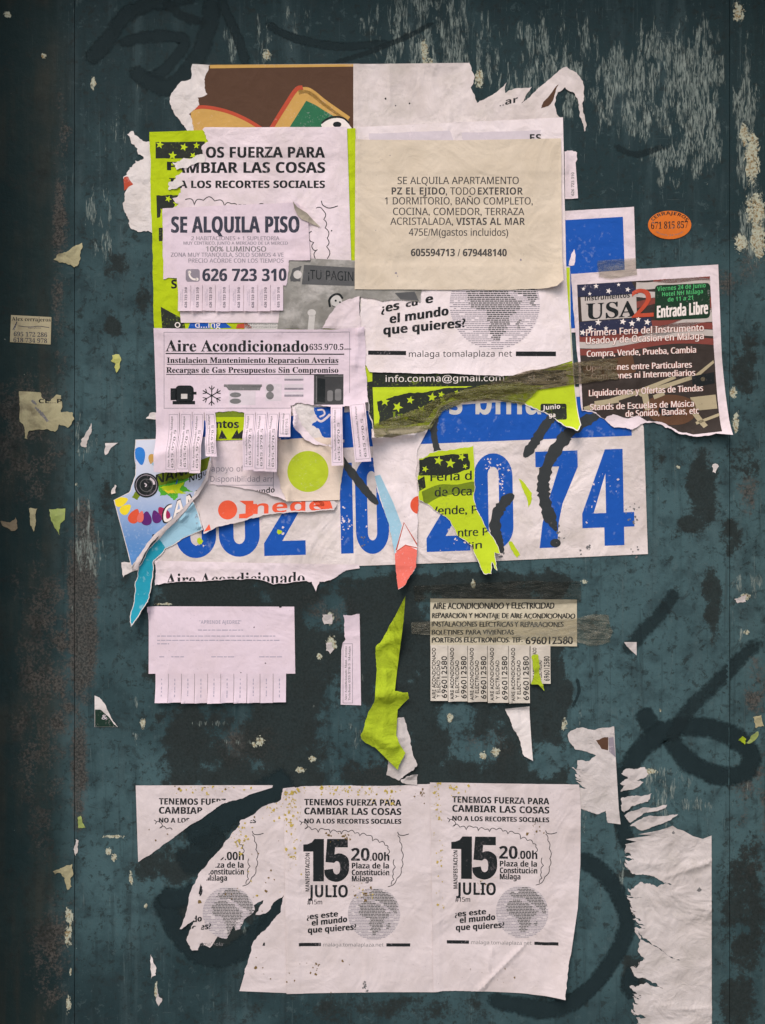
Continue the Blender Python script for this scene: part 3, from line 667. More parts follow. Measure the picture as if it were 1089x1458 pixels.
# -- lime bordered flyer, left
s = Sheet('flyer', 'lime bordered flyer with black star patches, under the rent notices', 'flyer', '213,188.5 300,186 506,184 512,470 ~224,474 ~220,468 ~217,330', M_gpaper)
fl = s.poly
s.inks('black_patch', I_blackg, 1, None, rect(222, 203, 292, 226.5, -.01), tess(outline('~223,279 ~262,279 ~258,292 ~250,297 ~229,298 ~228,310 224,311', 2)), rect(226.5, 325, 232, 344), tess(P('229,437 262,455 264,468 231,468')), rect(499, 430, 502, 462), rect(505, 470, 508, 474))
s.ink('star_print', cat(*[star(x, y, r, q) for x, y, r, q in ((228, 207, 6, .2), (246, 222, 6.5, .1), (262, 210, 6, .3), (280, 208, 5, .1), (275, 222, 5, .5), (240, 284, 5, .4), (252, 291, 6, .1))]), I_green, 2)
s.inks('cut_lettering', KS, 1, None, T('F', 238, 254, 243, 12), T('I', 241, 250, 262, 8), T('s', 244, 252, 411, 16))
s.inks('lower_picture', I_blue, 2, None, tess(P('274,452 296,452 300,468 268,468')), tess(P('300,462 316,456 330,467 304,468')))
s.ink('lower_red_picture', tess(P('338,462 352,460 360,468 336,468')), I_red, 2)
s.ink('lower_grey_text', cat(rect(348, 446, 399, 470), ), I_pale, 2)
s.ink('lower_lettering', cat(*[T('informacion', 350, 396, y, 2.4, 'r') for y in (451, 455, 459, 463, 467)]), KM, 3)
s.ink('script_lettering', cat(tess(circ(253, 463, 4, n=20), circ(253, 463, 2.6, n=20)), T('d...ing', 278, 314, 467, 10, 'g')), I_pw, 3)
# -- manifesto sheet on the lime flyer
s = Sheet('notice', 'white protest notice torn away at its left over the lime flyer', 'notice',
          '~289,186 292,182.5 494,182 500,372 500,460 258,460 ~246,330 ~240,300 ~255,291 ~246,283 ~258,275 ~252,262 ~250,252 ~261,245 ~256,238 ~262,231 ~292,225 ~287,213 ~297,203', M_white, [curl(300, 200, -1, -1, 40, 2), crease(300, 182, 330, 190, 5, .7)], amp=2.4)
s.sub('torn_smear', '~246,232 ~262,226 ~290,220 ~292,232 ~268,240 ~252,243', M_torn, amp=2.6); s.sub('torn_smear', '~240,262 ~252,256 ~262,262 ~250,270 ~240,271', M_torn, amp=2.6)
s.ink('headline_lettering', cat(T('OS FUERZA PARA', 294, 462.5, 225.5, 15, 'b'), T('AMBIAR LAS COSAS', 249, 462.5, 247, 15.2, 'b'), T('A LOS RECORTES SOCIALES', 256, 462.5, 268.5, 10.5, 'b')), K, 1, True, bo=0.8)
cl = [(264, 285), (277, 293), (290, 286), (306, 287), (320, 295), (330, 291), (338, 297), (345, 293), (354, 299), (364, 296), (381, 297)]
s.ink('cloud_outline', cat(scallop(cl, -.35, 1.2), ribbon([(457.5, 286.6), (460, 293), (469, 297), (481, 294)], 1.3), scallop([(450, 297), (460, 300), (461, 313), (463, 325), (466, 340), (465, 352), (466, 369)], -.25, 1.2), scallop([(444, 330), (440, 337), (447, 346), (446, 356), (452, 356), (449, 369)], .25, 1.2), tess(blob(472, 329, 1.2))), K)
# -- white remnant under the rent notice: apartment poster with globe
# -- blue and white sheet at the right
s = Sheet('poster', 'white bordered blue sheet behind the right edge of the beige notice', 'poster', '800,301 902,295 906,420 907,470 806,474', M_white, [curl(890, 330, 1, -.2, 20, 1)])
bl = P('801,314 886.4,309 889,384 891,462 812,468'); s.ink('blue_field', tess(bl), I_blue)
s.ink('white_tear', tess(outline('~809,378 ~813,362 ~817,355 ~819,366 ~817,378', 1)), M_white, 2)
# -- number poster
s = Sheet('poster', 'long white poster with big blue telephone digits crossing the middle of the wall', 'poster',
          '262,572 900,548 916,609 922,788.7 700,799 501,806 ~440,803 ~300,806 222,806 ~214,790 ~222,770 ~240,740 ~262,700', M_white3, [crease(504, 600, 504, 800, 2.5, .7), crease(740, 600, 744, 790, 4, .5)])
numb = s
def dig(ch, x0, y0, x1, y1):
    if ch == '0': pl = [rrect(0, 0, 1, 1, .5, .24, 9), rrect(.36, .14, .64, .86, .14, .08, 6)]
    elif ch == '1': pl = [P('.18,0 1,0 1,1 .32,1 .32,.28 0,.28 0,.14')]
    elif ch == '2': pl = [np.vstack([P('0,.34 0,.22'), P('.05,.11 .2,.03 .5,0 .8,.03 .96,.11 1,.24 .98,.36 .86,.52'), P('.44,.84 1,.84 1,1 0,1 0,.86 .58,.44 .64,.34 .64,.2 .58,.14 .5,.13 .4,.15 .36,.22 .36,.34')])]
    elif ch == '7': pl = [P('0,0 1,0 1,.17 .62,.55 .52,.75 .48,1 .06,1 .14,.74 .30,.50 .56,.16 0,.16')]
    elif ch == '4': pl = [P('.46,0 .80,0 .80,.66 1,.66 1,.81 .80,.81 .80,1 .42,1 .42,.81 0,.81 0,.66'), P('.46,.25 .46,.66 .22,.66')]
    elif ch == '9': pl = [rrect(0, 0, 1, 1, .5, .24, 9), rrect(.36, .14, .64, .86, .14, .08, 6)]
    t = tess(*pl); return np.stack([x0 + (x1 - x0) * t[..., 0], y0 + (y1 - y0) * t[..., 1]], -1)
def sh(t, sl=-.03, xc=860): return np.stack([t[..., 0] + .02 * (t[..., 1] - 705), t[..., 1] + sl * (t[..., 0] - xc)], -1)
for ch, x0, x1 in (('9', 250, 307), ('0', 311, 369), ('2', 375, 434), ('1', 476, 502), ('0', 506, 553), ('2', 606, 668), ('0', 675, 730), ('7', 763, 823), ('4', 828, 902)):
    s.ink('digit_lettering', sh(dig(ch, x0, 640 if x0 > 500 else 648, x1, 777), -.035 if x0 > 500 else -.030), I_blue)
s.ink('blue_bar', cat(tess(P('268,600 420,592 898,560 899,620.5 607,632 440,640 430,625 268,630')), ), I_blue)
s.ink('scuffed_lettering', clip(T('ofertas bma', 500, 770, 590, 40, 'b'), P('636,574 775,572 775,592 636,592')), I_pale, 2)
s.ink('scuffed_paint', cat(*[tess(blob(x + random.gauss(0, sx), y + random.gauss(0, sy), random.uniform(.3, 1.7), .85, 9)) for x, y, sx, sy, k in ((488, 745, 6, 12, 26), (530, 735, 5, 16, 12), (704, 662, 9, 12, 34), (712, 690, 4, 14, 22), (650, 770, 12, 8, 8), (850, 700, 8, 30, 7), (372, 745, 2, 5, 5), (400, 755, 4, 4, 3), (870, 690, 10, 20, 5), (285, 775, 8, 5, 6)) for _ in range(k)]), M_white, 2, kind='stuff')
for pth, wd in ((P('790,590 776,606 762,628 746,651'), 13), (P('856,590 832,600 812,614 800,628 784,652 774,680 774,704 780,730 792,756'), 17), (P('731,704 718,715 706,736 706,762 715,787'), 15), (P('482,648 500,672 520,698 538,718'), 11), (P('621,584 618,600 618,622 624,648'), 10)):
    s.ink('marker_stroke', ribbon(pth, wd, .22, taper=.12), I_mark, 3)
s.ink('marker_stroke', tess(circ(790.5, 773, 7.5, 6)), I_mark, 3)
s.inks('lime_fleck', I_green2, 4, None, tess(outline('~738,681 ~748,690 ~757,702 ~756,714 ~752,723 ~749,707', 1)), tess(outline('~724,771 ~729,771 ~740,790 ~736,794 ~727,782', 1)), tess(blob(398, 758, 4)), tess(blob(285, 770, 4)))
s.ink('grime', cat(*[tess(blob(x + random.gauss(0, 5), y + random.gauss(0, 4), random.uniform(.5, 1.8), .6)) for x, y in ((516, 770), (793, 750), (796, 765), (903, 725), (897, 740), (835, 782), (715, 790), (905, 785)) for _ in range(7)]), KM, 3)
s = Sheet('flyer', 'lime flyer torn along its bottom, under the white globe poster', 'flyer',
          '512,380 811,380 812,458 818,548 ~824,607 ~818,615.5 ~801,607 ~786,594 ~771.5,587 ~745,575 ~716.6,570 ~690,566 ~657,570 ~628,580 ~613,604 ~602.5,613 ~570,617 ~533,622 ~525,590 ~518,533', M_torn, [curl(660, 590, -.3, 1, 40, 5), curl(790, 585, .5, 1, 32, 12), curl(540, 600, -.4, 1, 30, 4)])
gp = inset(s.poly, .4, 2.4); fly2 = s
s.ink('lime_field', tess(gp), I_green2)
s.inks('black_patch', I_blackg, 2, gp, rect(530, 530, 806, 551.5, -.01), tess(outline('~537,572 ~575,561 ~620,556 ~664,552 ~690,553 ~668,562 ~646,566 ~628,574 ~614,588 ~604,602 ~556,608 ~540,606', 2)), tess(rrect(769, 575, 806, 598, 3)), tess(P('520,545 530,543 533,612 524,590')))
s.ink('star_print', cat(*[star(x, y, r, q) for x, y, r, q in ((548, 572, 7, .1), (566, 580, 8, .4), (584, 570, 6, .2), (600, 584, 7, .5), (615, 566, 7, .1), (628, 562, 5, .2), (578, 595, 5, .6), (630, 570, 5, .4), (650, 559, 4, .2), (590, 588, 5, .1), (555, 562, 4, .5))]), I_green2, 3)
s.ink('banner_lettering', T('info.conma@gmail.com  ...  .st.  .. .', 549, 790, 544, 9, 'r', 542), I_pw, 3)
s.ink('box_lettering', cat(T('Junio', 772, 797, 584, 6.5, 'b', 582), T('ga', 781, 790, 594, 6, 'b')), I_pw, 3)
s.ink('headline_lettering', T('Instru', 558, 607, 600, 13, 's', 594), I_olive, 3)
# corner scraps left of it
Sheet('paper_scrap', 'small white triangular corner left alone on the teal paint left of the camera flyer', 'paper', '150,631 168,630.5 ~158,638 ~150,648', M_torn)
Sheet('paper_scrap', 'torn white scrap under the tip of the blue camera flyer', 'paper', '~173,801 ~190,800 ~206,806 ~196,812 ~180,818 ~176,822', M_torn)
Sheet('paper_scrap', 'short white stub sticking out left of the two line air conditioning flyer', 'paper', '~208,596 ~214,588 226,586 226,598', M_torn)
# -- white sheets hanging in the middle
s = Sheet('flyer', 'white torn flyer with a line of clipped orange letters over the blue digits', 'flyer',
          '~281,700 ~296,640 306,622 396,622 ~412,640 ~480,717 ~476,726 ~419,729 ~390,732 ~356.7,738 ~320,748 ~292,760 ~286,740', M_warm, [curl(340, 715, .1, 1, 26, 4)])
wh = s
s.ink('orange_lettering', cat(tess(circ(324.5, 726, 13.6)), tess(P('341,713 361,713 361,733 352,738 341,738 341,732 350,731 350,719')), T('nede', 361, 462, 732, 19, 'b', 727, .02), tess(P('446,713 470,713 474,724 462,727 450,720'))), I_orange, 1, inset(s.poly, 1.2, 2.2))
s.ink('orange_triangle', tess(P('292,757 299,746 302,754')), I_orange, 1)
s = Sheet('flyer', 'white sheet with thin grey words and a ruled frame below the missing tear strips', 'flyer',
          '296,626 400,624 ~404,690 ~408,713 ~385,705 ~367.7,699 ~340,694 ~316,692 ~296,690', M_white, [curl(340, 680, .1, 1, 30, 3)])
s.ink('thin_lettering', cat(T('apoyo of', 301.6, 347.5, 671.5, 8, 'r'), T('Disponibilidad arr', 300, 389, 686, 8, 'r')), KG, 1, True)
s.ink('bold_lettering', T('undo', 366, 391.5, 703.5, 7.5, 'b', 701), K, 1, True)
s.ink('ruled_frame', cat(rect(389, 640, 389.9, 696), rect(300, 690.5, 390, 691.3)), KG, 1, True)
s = Sheet('flyer_scrap', 'lime scrap with four black letters between the tear strips', 'paper', '300,586 348,584 350,626 302,628', M_gpaper)
s.ink('grey_band', rect(303, 587, 349, 594), I_olive)
s.ink('cut_lettering', T('ntos', 308, 340, 609.5, 11, 'b'), K, 2, bo=.6); s.inks('cut_shape', K, 2, None, tess(P('312,625 316,612 324,625')), tess(P('330,625 338,611 340,618 346,612 347,625')))
s = Sheet('flyer_scrap', 'blue scrap with white script beside the green dot card', 'paper', '~417,580 ~424,575 490,572 490,630 ~452,628 ~436,616 ~420,604', M_torn)
s.ink('blue_field', tess(outline('~447,580 490,577 490,626 ~462,624 ~455,612 ~444,606 ~452,596', 2)), I_blue)
s.ink('script_lettering', cat(ribbon(P('447,592 456,600 464,596 470,590'), 3.2), ribbon(P('452,584 460,584 462,590 455,594'), 2.4)), M_white, 2)
s = Sheet('card', 'beige square card with one large olive green dot', 'card', '395,628 ~398,627 487,622 ~490,660 483.5,712 ~408,714 ~400,695 ~395,675', M_beige if False else M_cream, [curl(405, 690, -1, .4, 18, 3), crease(450, 640, 485, 620, 8, 1.2)])
s.ink('green_dot', tess(circ(438.6, 671.4, 29.2, n=64)), I_lime_dot)
# -- colourful flyer hanging at the left
s = Sheet('flyer', 'blue flyer with colourful petals and a camera lens, torn down its right side', 'flyer',
          '193,626 ~300,622 ~302,657 ~295,680 ~280,706 ~264,724 ~246.5,742 ~228,757 ~213.5,771 ~200,790 188,808 162,712 ~184,701 ~193,676', M_torn, [curl(225, 735, 1, .7, 60, 12), curl(185, 760, -1, .4, 30, 3)])
cf = inset(s.poly, .8, 1.4)
s.ink('blue_print', tess(cf), M_flyer)
def petal(x, y, a, l, wd):
    a = math.radians(a); c, q = math.cos(a), math.sin(a); o = []
    for k in range(24):
        t = 2 * math.pi * k / 24; u, v = l * (.5 + .5 * math.cos(t)), 1.25 * wd * math.sin(t) * (.72 + .28 * math.cos(t))
        u += 22
        o.append((x + u * c - v * q, y + u * q + v * c))
    return tess(o)
s.inks('yellow_petal', I_yel, 2, cf, petal(203, 703, 160, 20, 7), petal(203, 705, 140, 18, 7)); s.ink('orange_petal', petal(206, 705, 116, 22, 8), I_orange, 3, cf)
s.inks('purple_petal', I_pur, 4, cf, petal(210, 706, 92, 20, 8), petal(212, 706, 70, 19, 7)); s.ink('crimson_petal', petal(213, 705, 52, 22, 8), I_mag, 3, cf); s.ink('pink_petal', petal(208, 706, 104, 17, 5), I_pink, 5, cf)
s.inks('blue_petal', I_cy, 2, cf, petal(206, 684, -100, 26, 8), petal(204, 681, -122, 16, 7)); s.ink('sky_petal', petal(209, 683, -66, 24, 7), I_sky, 3, cf); s.ink('peach_petal', petal(211, 682, -80, 14, 5), I_gold, 4, cf)
s.ink('green_petal', tess(outline('~226,692 ~246,684 ~272,682 ~262,692 ~276,700 ~256,702 ~250,712 ~238,704 ~228,706', 3)), I_grn, 2, cf); s.ink('lime_petal', tess(outline('~228,694 ~250,690 ~262,686 ~256,696 ~266,702 ~244,700', 2)), I_green, 3, cf); s.ink('yellow_splash', tess(outline('~230,697 ~246,697 ~252,704 ~240,703', 1.5)), I_yel, 4, cf)
s.inks('dark_band', I_olive, 2, cf, tess(P('222,676 262,664 300,650 296,668 262,684 226,692')), tess(outline('~188,708 ~196,698 ~202,704 ~196,712', 1)))
s.ink('band_shapes', cat(T('NANA', 222, 276, 690, 14, 'b', 672)), I_blackg, 3, cf)
s.ink('camera_lens', tess(circ(208.7, 691, 17.4)), KS, 5); s.ink('lens_ring', tess(circ(208.7, 691, 15.2), circ(208.7, 691, 14.2)), KG, 6); s.ink('lens_inner_ring', tess(circ(208.7, 691, 9.5), circ(208.7, 691, 8.3)), I_gbar, 6); s.ink('lens_glint', cat(ribbon(P('214,681 218.5,685 220,690'), 3), ribbon(P('206,688 209,690.5 207,693'), 1.6)), I_lgrey, 7)
s.ink('letter_outline', T('CAN', 231, 283, 748, 25, 'b', 722, .05), KS, 4, cf); s.ink('white_lettering', T('CAN', 233, 281, 746, 22, 'b', 721), I_pw, 5, cf)
s.ink('small_lettering', T('Nigüe', 270, 302, 687, 9, 'b', 673), K, 4, cf); s.ink('black_speck', tess(blob(219, 763, 3)), KS, 3)  # the last piece is a stray black speck, no letter
s = Sheet('torn_strip', 'teal torn paper strip curling down from the blue camera flyer', 'paper strip',
          '~274,712 281,724 290.6,754 ~262,766 ~235,782 ~219,800 ~217,835 ~213,856 ~192,890 ~190,868 ~193,830 ~198,806 ~213,780 ~240,752 ~262,730', M_torn, [curl(250, 760, .2, 1, 60, 3), curl(200, 830, 0, 1, 60, 8)])
st_ = inset(s.poly, .6, 1.6)
s.ink('light_blue_print', clip(tess(st_), P('225,700 300,700 300,765 243,790 226,765'), 1.5), I_sky); s.ink('teal_print', cat(clip(tess(st_), P('225,700 300,700 300,765 243,790 226,765'), 1.5, True)), I_teal)
s.ink('tiny_lettering', cat(T('A', 278, 283, 738, 6, 'r'), T('x', 279, 283, 746, 3, 'r')), KG, 2)
x = Sheet('torn_strip', 'narrow white rolled paper edge along the torn side of the blue camera flyer', 'paper strip',
          '~300,655 ~303,662 ~297,684 ~283,706 ~266,727 ~250,744 ~231,760 ~216,775 ~205,794 ~195,812 ~189,812 ~199,792 ~211,773 ~226,757 ~246,740 ~262,724 ~279,703 ~294,680', M_warm, [crease(300, 660, 195, 805, 8, 4)], amp=.9)
# -- centre tongue
s = Sheet('torn_flyer', 'hanging white paper tongue with a coral red tip above the lime ribbon', 'flyer',
          '529,612 612,606 ~594,641 ~592,670 ~596,704 ~594,759 ~592,806 ~577,831 566.6,838 ~564.5,822 ~562,789 ~552,742 ~535,687', M_white2, [curl(575, 720, 0, 1, 110, 11), crease(560, 700, 590, 760, 8, 2)])
tg = s.poly
s.ink('light_blue_stripe', tess(P('533,678 541,676 560,716 572,748 562,790 552,742 540,704')), I_sky, 1, tg)
s.ink('red_circle', tess(circ(597, 719, 13, n=40)), I_orange, 1, tg)
s.ink('coral_tip', tess(P('562,788 577,775 594,783 592,806 577,832 566,838 563,822')), I_pink, 1, tg); s.ink('red_outline', cat(ribbon(P('564,783 575,744 594,776'), 1.8, sm=False), ribbon(P('564,785 577,776 594,780'), 1.2, sm=False)), I_red, 2, tg)
# -- lime torn flyer over the digits
s = Sheet('torn_flyer', 'lime strip of a torn flyer with cut words hanging over the blue digits', 'flyer',
          '~596,653 ~611,645 ~640,640 674,634 ~676,670 ~674,708 ~683,734 ~700,763 ~712,789 ~703,786 ~706,812 ~699,800 ~698,816 ~687,816 ~670,776 ~650,762 ~640.5,742 ~619,727 ~596,712 ~593,680', M_torn, [curl(665, 740, .6, 1, 60, 7), curl(605, 680, -1, 0, 16, 2)])
gq = inset(s.poly, .2, 1.2)
s.ink('lime_field', tess(gq), I_green2)
s.inks('black_patch', I_blackg, 2, gq, tess(outline('~596,656 ~615,650 ~666,646 ~668,668 ~640,676 ~596,677', 1.5)), tess(P('594,684 604,678 606,694 596,700')))
s.ink('olive_band', tess(smooth(P('600,700 625,690 650,690 676,686 676,700 650,703 625,708 604,720'), 4)), I_olive, 2, gq)
s.ink('star_print', cat(star(624, 656, 7, .2), star(641, 660, 7.5, .1), star(657, 651, 6, .4), star(605, 668, 5, .4), star(662, 664, 4, .4)), I_green2, 3, gq)
s.ink('cut_lettering', cat(T('Feria d', 613, 671, 685, 12, 'r', 683, .012), T('de Oca', 619, 671, 707, 12, 'r', 705, .012), T('Vende, P', 613, 679, 733, 11.5, 'r', 731, .012), T('ntre P', 652, 694, 764, 11, 'r', 762, .012), T('lin', 667, 685, 783, 10, 'r', 780, .012)), I_blackg, 3, gq, bo=0.8)
# -- repeated air conditioning strip
s = Sheet('flyer', 'torn top strip of a white flyer with half a serif headline', 'flyer',
          '221,798 300,800 511,804 512,809 ~492.6,812 ~470.6,826 ~455,828 ~450,842 ~444,828 ~434,827 ~389.8,832 ~360,824 ~305,826 ~235.5,830 ~222,833', M_white, [curl(360, 815, 0, 1, 18, 1.5)])
s.ink('headline_lettering', T('Aire Acondicionado', 236, 434, 834, 17, 's', 831), K, 1, inset(s.poly, .5, 1.5))
# -- big globe poster
s = Sheet('poster', 'white poster with a large dotted globe behind the beige notice', 'poster',
          '508.5,182 801,168 806,400 814,514 ~776,526 ~740,533 ~700,535 ~620,532 ~526,530 ~516,505 ~512,470 ~514,440', M_white2, [curl(640, 515, 0, 1, 20, 1.5)])
s.inks('grey_block', I_lgrey, 1, None, tess(outline('~525,191 ~640,187 ~646,203 ~527,206', 1)), tess(outline('~656,190 ~770,186 ~768,203 ~660,203', 1))); s.ink('headline_lettering', T('ES', 754, 770, 202.5, 10.5, 'b'), K, 2)
s.ink('question_lettering', cat(T('¿es', 543, 568, 446, 12, 'b', 441), T('e', 606, 616, 433, 12, 'b', 431), T('cu', 578, 594, 438, 8, 'b', 435), T('el mundo', 555, 638, 461, 12.5, 'b', 449), T('que quieres?', 546, 662, 477, 12.5, 'b', 466)), K, 3, bo=1.0)
AFR = P('-.62,-.30 -.46,-.46 -.25,-.50 -.05,-.47 .02,-.40 .25,-.38 .36,-.22 .48,-.08 .62,-.10 .52,.10 .36,.26 .32,.44 .22,.60 .08,.80 -.04,.80 -.12,.55 -.16,.30 -.22,.14 -.40,.12 -.56,.02')
EUR = P('-.52,-.62 -.38,-.78 -.20,-.72 -.12,-.90 .10,-.97 .40,-.86 .68,-.66 .88,-.40 .94,-.10 .86,.10 .74,-.12 .60,-.22 .44,-.28 .26,-.44 .06,-.52 -.10,-.58 -.30,-.56')
MAD = P('.48,.40 .60,.30 .58,.52 .46,.62')
def globe(cx, cy, r, row):
    land, sea = [], []
    y = -r + row
    while y < r:
        hw = math.sqrt(r * r - y * y); x = -hw
        while x < hw - .6:
            l = random.uniform(1.4, 4.2) * row / 1.6; xe = min(hw, x + l); m = np.array([(x + xe) / 2 / r]), np.array([y / r])
            il = any(inside(m[0], m[1], q)[0] for q in (AFR, EUR, MAD))
            if il: land.append(rect(cx + x, cy + y, cx + xe, cy + y + row * .66))
            elif random.random() < .9: sea.append(rect(cx + x, cy + y, cx + xe, cy + y + row * .40))
            x = xe + row * .22
        y += row
    return cat(*land), cat(*sea)
ld, se = globe(704, 433, 64, 2.7)
s.ink('globe_print', tess(circ(704, 433, 64.5, n=64)), ink('globe_wash', (.66, .575, .61), .5)); s.ink('globe_sea_lines', se, KG, 2); s.ink('globe_land_lines', ld, KLAND, 2)
s.inks('divider_bar', K, 1, None, rect(524, 499.5, 578, 505.5, .01), rect(734, 500.8, 791, 507.5, .002)); s.ink('footer_lettering', T('malaga tomalaplaza net', 582, 728.5, 508.6, 8.5, 'r', 508, .008), K)
big = s
# -- small strip right of beige
s = Sheet('tear_strip', 'small white number strip beside the right edge of the beige notice', 'paper strip', '~803,217 ~812,215 ~821,218 819,232 822.5,283 804,284', M_white, [curl(812, 240, 1, 0, 14, 2)])
s.ink('number_lettering', V('626 723 310', 817, 279, 246, 4, 'b'), KM)
# -- grey photo flyer
s = Sheet('flyer', 'grey photocopied flyer with a dark title bar tucked under the beige notice', 'flyer',
          '~409.6,367.6 440,369 ~512,372 ~560,405 ~600,412 ~598,431 ~575,428 ~545,430 ~512,424 ~490,440 ~459,470 395,470 ~398,447 ~404,400', M_grey, [crease(412, 372, 400, 440, 8, 1.4), crease(430, 400, 470, 430, 7, 1.2)])
s.inks('title_bar', I_gbar, 1, s.poly, tess(P('433,378 505,382 505,408 430,406')), tess(P('562,418 590,416 596,429 570,427')), tess(outline('~417,384 ~430,380 ~428,402 ~414,402', 2))); s.ink('title_lettering', T('¡TU PAGIN', 439, 503, 398, 13, 'r', 401, .012), KS, 2)
s.ink('face_print', cat(ribbon(P('470,438 469,428 475,421 483,420 488,426'), 3), tess(circ(478, 429, 1.5)), tess(circ(484, 431, 1.3)), ribbon(P('473,436 478,438 483,437'), 1)), KS, 2); s.inks('pale_shape', I_pale, 1, None, tess(circ(444, 446, 6, 5)), tess(P('440,450 449,450 447,472 438,472')), tess(circ(479, 430, 8, 9))); s.ink('lens_print', cat(tess(circ(424, 392, 6)), ), I_pale, 2)
s.sub('torn_edge', '~459,468 ~470,448 ~487,431 ~512,423 514,470', M_white, [curl(480, 450, -1, -1, 22, 2)])
# -- rent notice with tear strips
s = Sheet('notice', 'white rent notice with bold heading and small tear strips over the lime flyer', 'notice',
          '232,298 330,293 ~421,290 ~430,303 439,312 442,372 ~412,372 ~408,408 254,408 252.5,397 ~242,396 ~233,398', M_lilac, [curl(405, 305, .8, -1, 24, 4), curl(425, 350, 1, 0, 20, 2)])
s.ink('headline_lettering', T('SE ALQUILA PISO', 245, 426, 332.5, 23, 'b', 332), KD, bo=1.3)
s.ink('small_lettering', cat(T('2 HABITACIONES + 1 SUPLETORIA', 273, 398, 343, 5.6, 'r'), T('MUY CENTRICO, JUNTO A MERCADO DE LA MERCED', 262, 410, 349.3, 4.4, 'r'), T('ZONA MUY TRANQUILA, SOLO SOMOS 4 VE', 244, 404, 366.5, 5.8, 'r'), T('PRECIO ACORDE CON LOS TIEMPOS', 269, 404, 374.8, 5.8, 'r')), KG, bo=0.25)
s.ink('middle_lettering', T('100% LUMINOSO', 294, 379, 359, 7.2, 'r', None, .006), KM, bo=0.4); s.ink('phone_lettering', T('626 723 310', 289, 408, 401, 17.5, 'b'), KD, 1, True, bo=0.9)
s.ink('phone_icon', tess(rrect(265, 384, 285, 402, 3.5)), KG); s.ink('handset', cat(ribbon(P('270,388 271,394 275,398 281,399'), 2.6), tess(circ(270.5, 388.5, 2.2)), tess(circ(281, 398.5, 2.2))), I_pw, 2)
bd = [254, 272.5, 289, 307.5, 327, 347.5, 367.5, 385.5, 404]
for a, b in zip(bd[:-1], bd[1:]):
    y = 444 + random.uniform(-.6, .8)
    c = s.sub('tear_strip', [(a + .35, 406), (b - .35, 406), (b - .3, y), (a + .3, y)], M_lilac, [curl(0, 418, 0, 1, 26, random.uniform(.5, 2.4))], dz=.1, base=s.N)
    c.ink('strip_lettering', V('626 723 310', b - 5.4, 439, 410, 3.4, 'b'), KD); c.ink('small_strip_lettering', cat(V('SE ALQUILA PISO', b - 11.2, 436, 413, 1.8), V('CENTRO', b - 13.8, 430, 416, 1.5)), KL)
c = s.sub('curled_corner', [(418, 291), (424, 298), (437, 306), (457, 325), (444, 320), (430, 314), (424, 308), (420, 300)], M_back, [curl(424, 312, .4, -1, 14, 4)])
# -- air conditioning flyer
s = Sheet('flyer', 'white air conditioning flyer with serif headline, appliance pictures and torn strips', 'flyer',
          '219,467.5 300,469 470,470 ~511,468 ~519,466 ~520,520 ~524,574 ~500,578 490,580 ~471,580 ~440,576 ~424,574 ~414,578 414,588 348,588 ~345,587 ~310,587 ~306,588 237,588 223,590', M_lilac, [crease(492, 470, 505, 560, 7, 2), crease(512, 470, 505, 520, 5, 3), crease(480, 560, 520, 540, 6, 1.4), curl(430, 570, .2, 1, 12, 2)])
s.sub('blank_margin', '222,588 240,587 240,674 224,673', M_lilac, base=s.N, dz=.05)
s.ink('headline_lettering', T('Aire Acondicionado', 236, 439, 500.6, 16, 's', 501), K, bo=0.5); s.ink('number_lettering', T('635.970.5', 440.5, 489, 498.5, 8.2, 's'), K)
s.ink('second_lettering', cat(T('Instalacion Mantenimiento Reparacion Averias', 238, 481.6, 517, 8, 's'), T('Recargas de Gas Presupuestos Sin Compromiso', 237, 481.6, 531, 8, 's')), K, bo=0.35)
s.ink('underline', cat(rect(236, 502.8, 490, 504.4, .004), rect(238, 518.6, 481.6, 519.6), rect(237, 532.8, 481.6, 533.9), rect(490, 497, 500, 498)), K)
s.ink('ruled_frame', cat(rect(233.5, 473.5, 234.2, 582), rect(233.5, 473.2, 498, 473.9), rect(233.5, 581, 415, 581.8), rect(497.4, 473.5, 498, 560)), KG)
s.ink('compressor_picture', cat(tess(rrect(250, 549, 276, 573, 6)), rect(243, 553, 252, 570), rect(246, 571, 278, 576), rect(274, 558, 280, 562)), KS); s.ink('compressor_label', rect(258, 561, 267, 568), I_pale, 2)
fx = []
for k in range(6):
    a = math.pi / 6 + k * math.pi / 3; c_, q_ = math.cos(a), math.sin(a); f = lambda r, d: (301.6 + r * c_ - d * q_, 563.5 + r * q_ + d * c_)
    fx += [ribbon([f(0, 0), f(14.5, 0)], 1.5, sm=False), ribbon([f(8, 0), f(12.5, 4)], 1.3, sm=False), ribbon([f(8, 0), f(12.5, -4)], 1.3, sm=False)]
s.ink('snowflake', cat(*fx), K)
s.ink('indoor_unit_picture', cat(rect(319, 547.5, 373, 551), tess(P('322,551 372,550 370,556 326,556'))), KM); s.inks('indoor_unit_body', I_lgrey, 1, None, rect(345, 557, 364, 577), tess(rrect(326, 557, 345, 577, 2))); s.inks('fan_picture', KM, 2, None, tess(circ(335.5, 562.5, 8, 3.6)), tess(circ(335.5, 571.5, 8, 3.8)))
s.ink('outdoor_unit_picture', rect(378, 546.5, 401, 571), I_lgrey); s.inks('outdoor_fan_picture', KM, 2, None, tess(circ(384.5, 552.5, 5.5)), tess(circ(384.5, 563.5, 5.5))); s.inks('wall_unit_picture', I_lgrey, 1, None, rect(405, 535, 432, 542), rect(405, 547, 432, 555), rect(405, 558, 432, 565)); s.inks('unit_shadow_line', KG, 2, None, rect(405, 539.5, 432, 542), rect(405, 552.5, 432, 555), rect(405, 562, 432, 565))
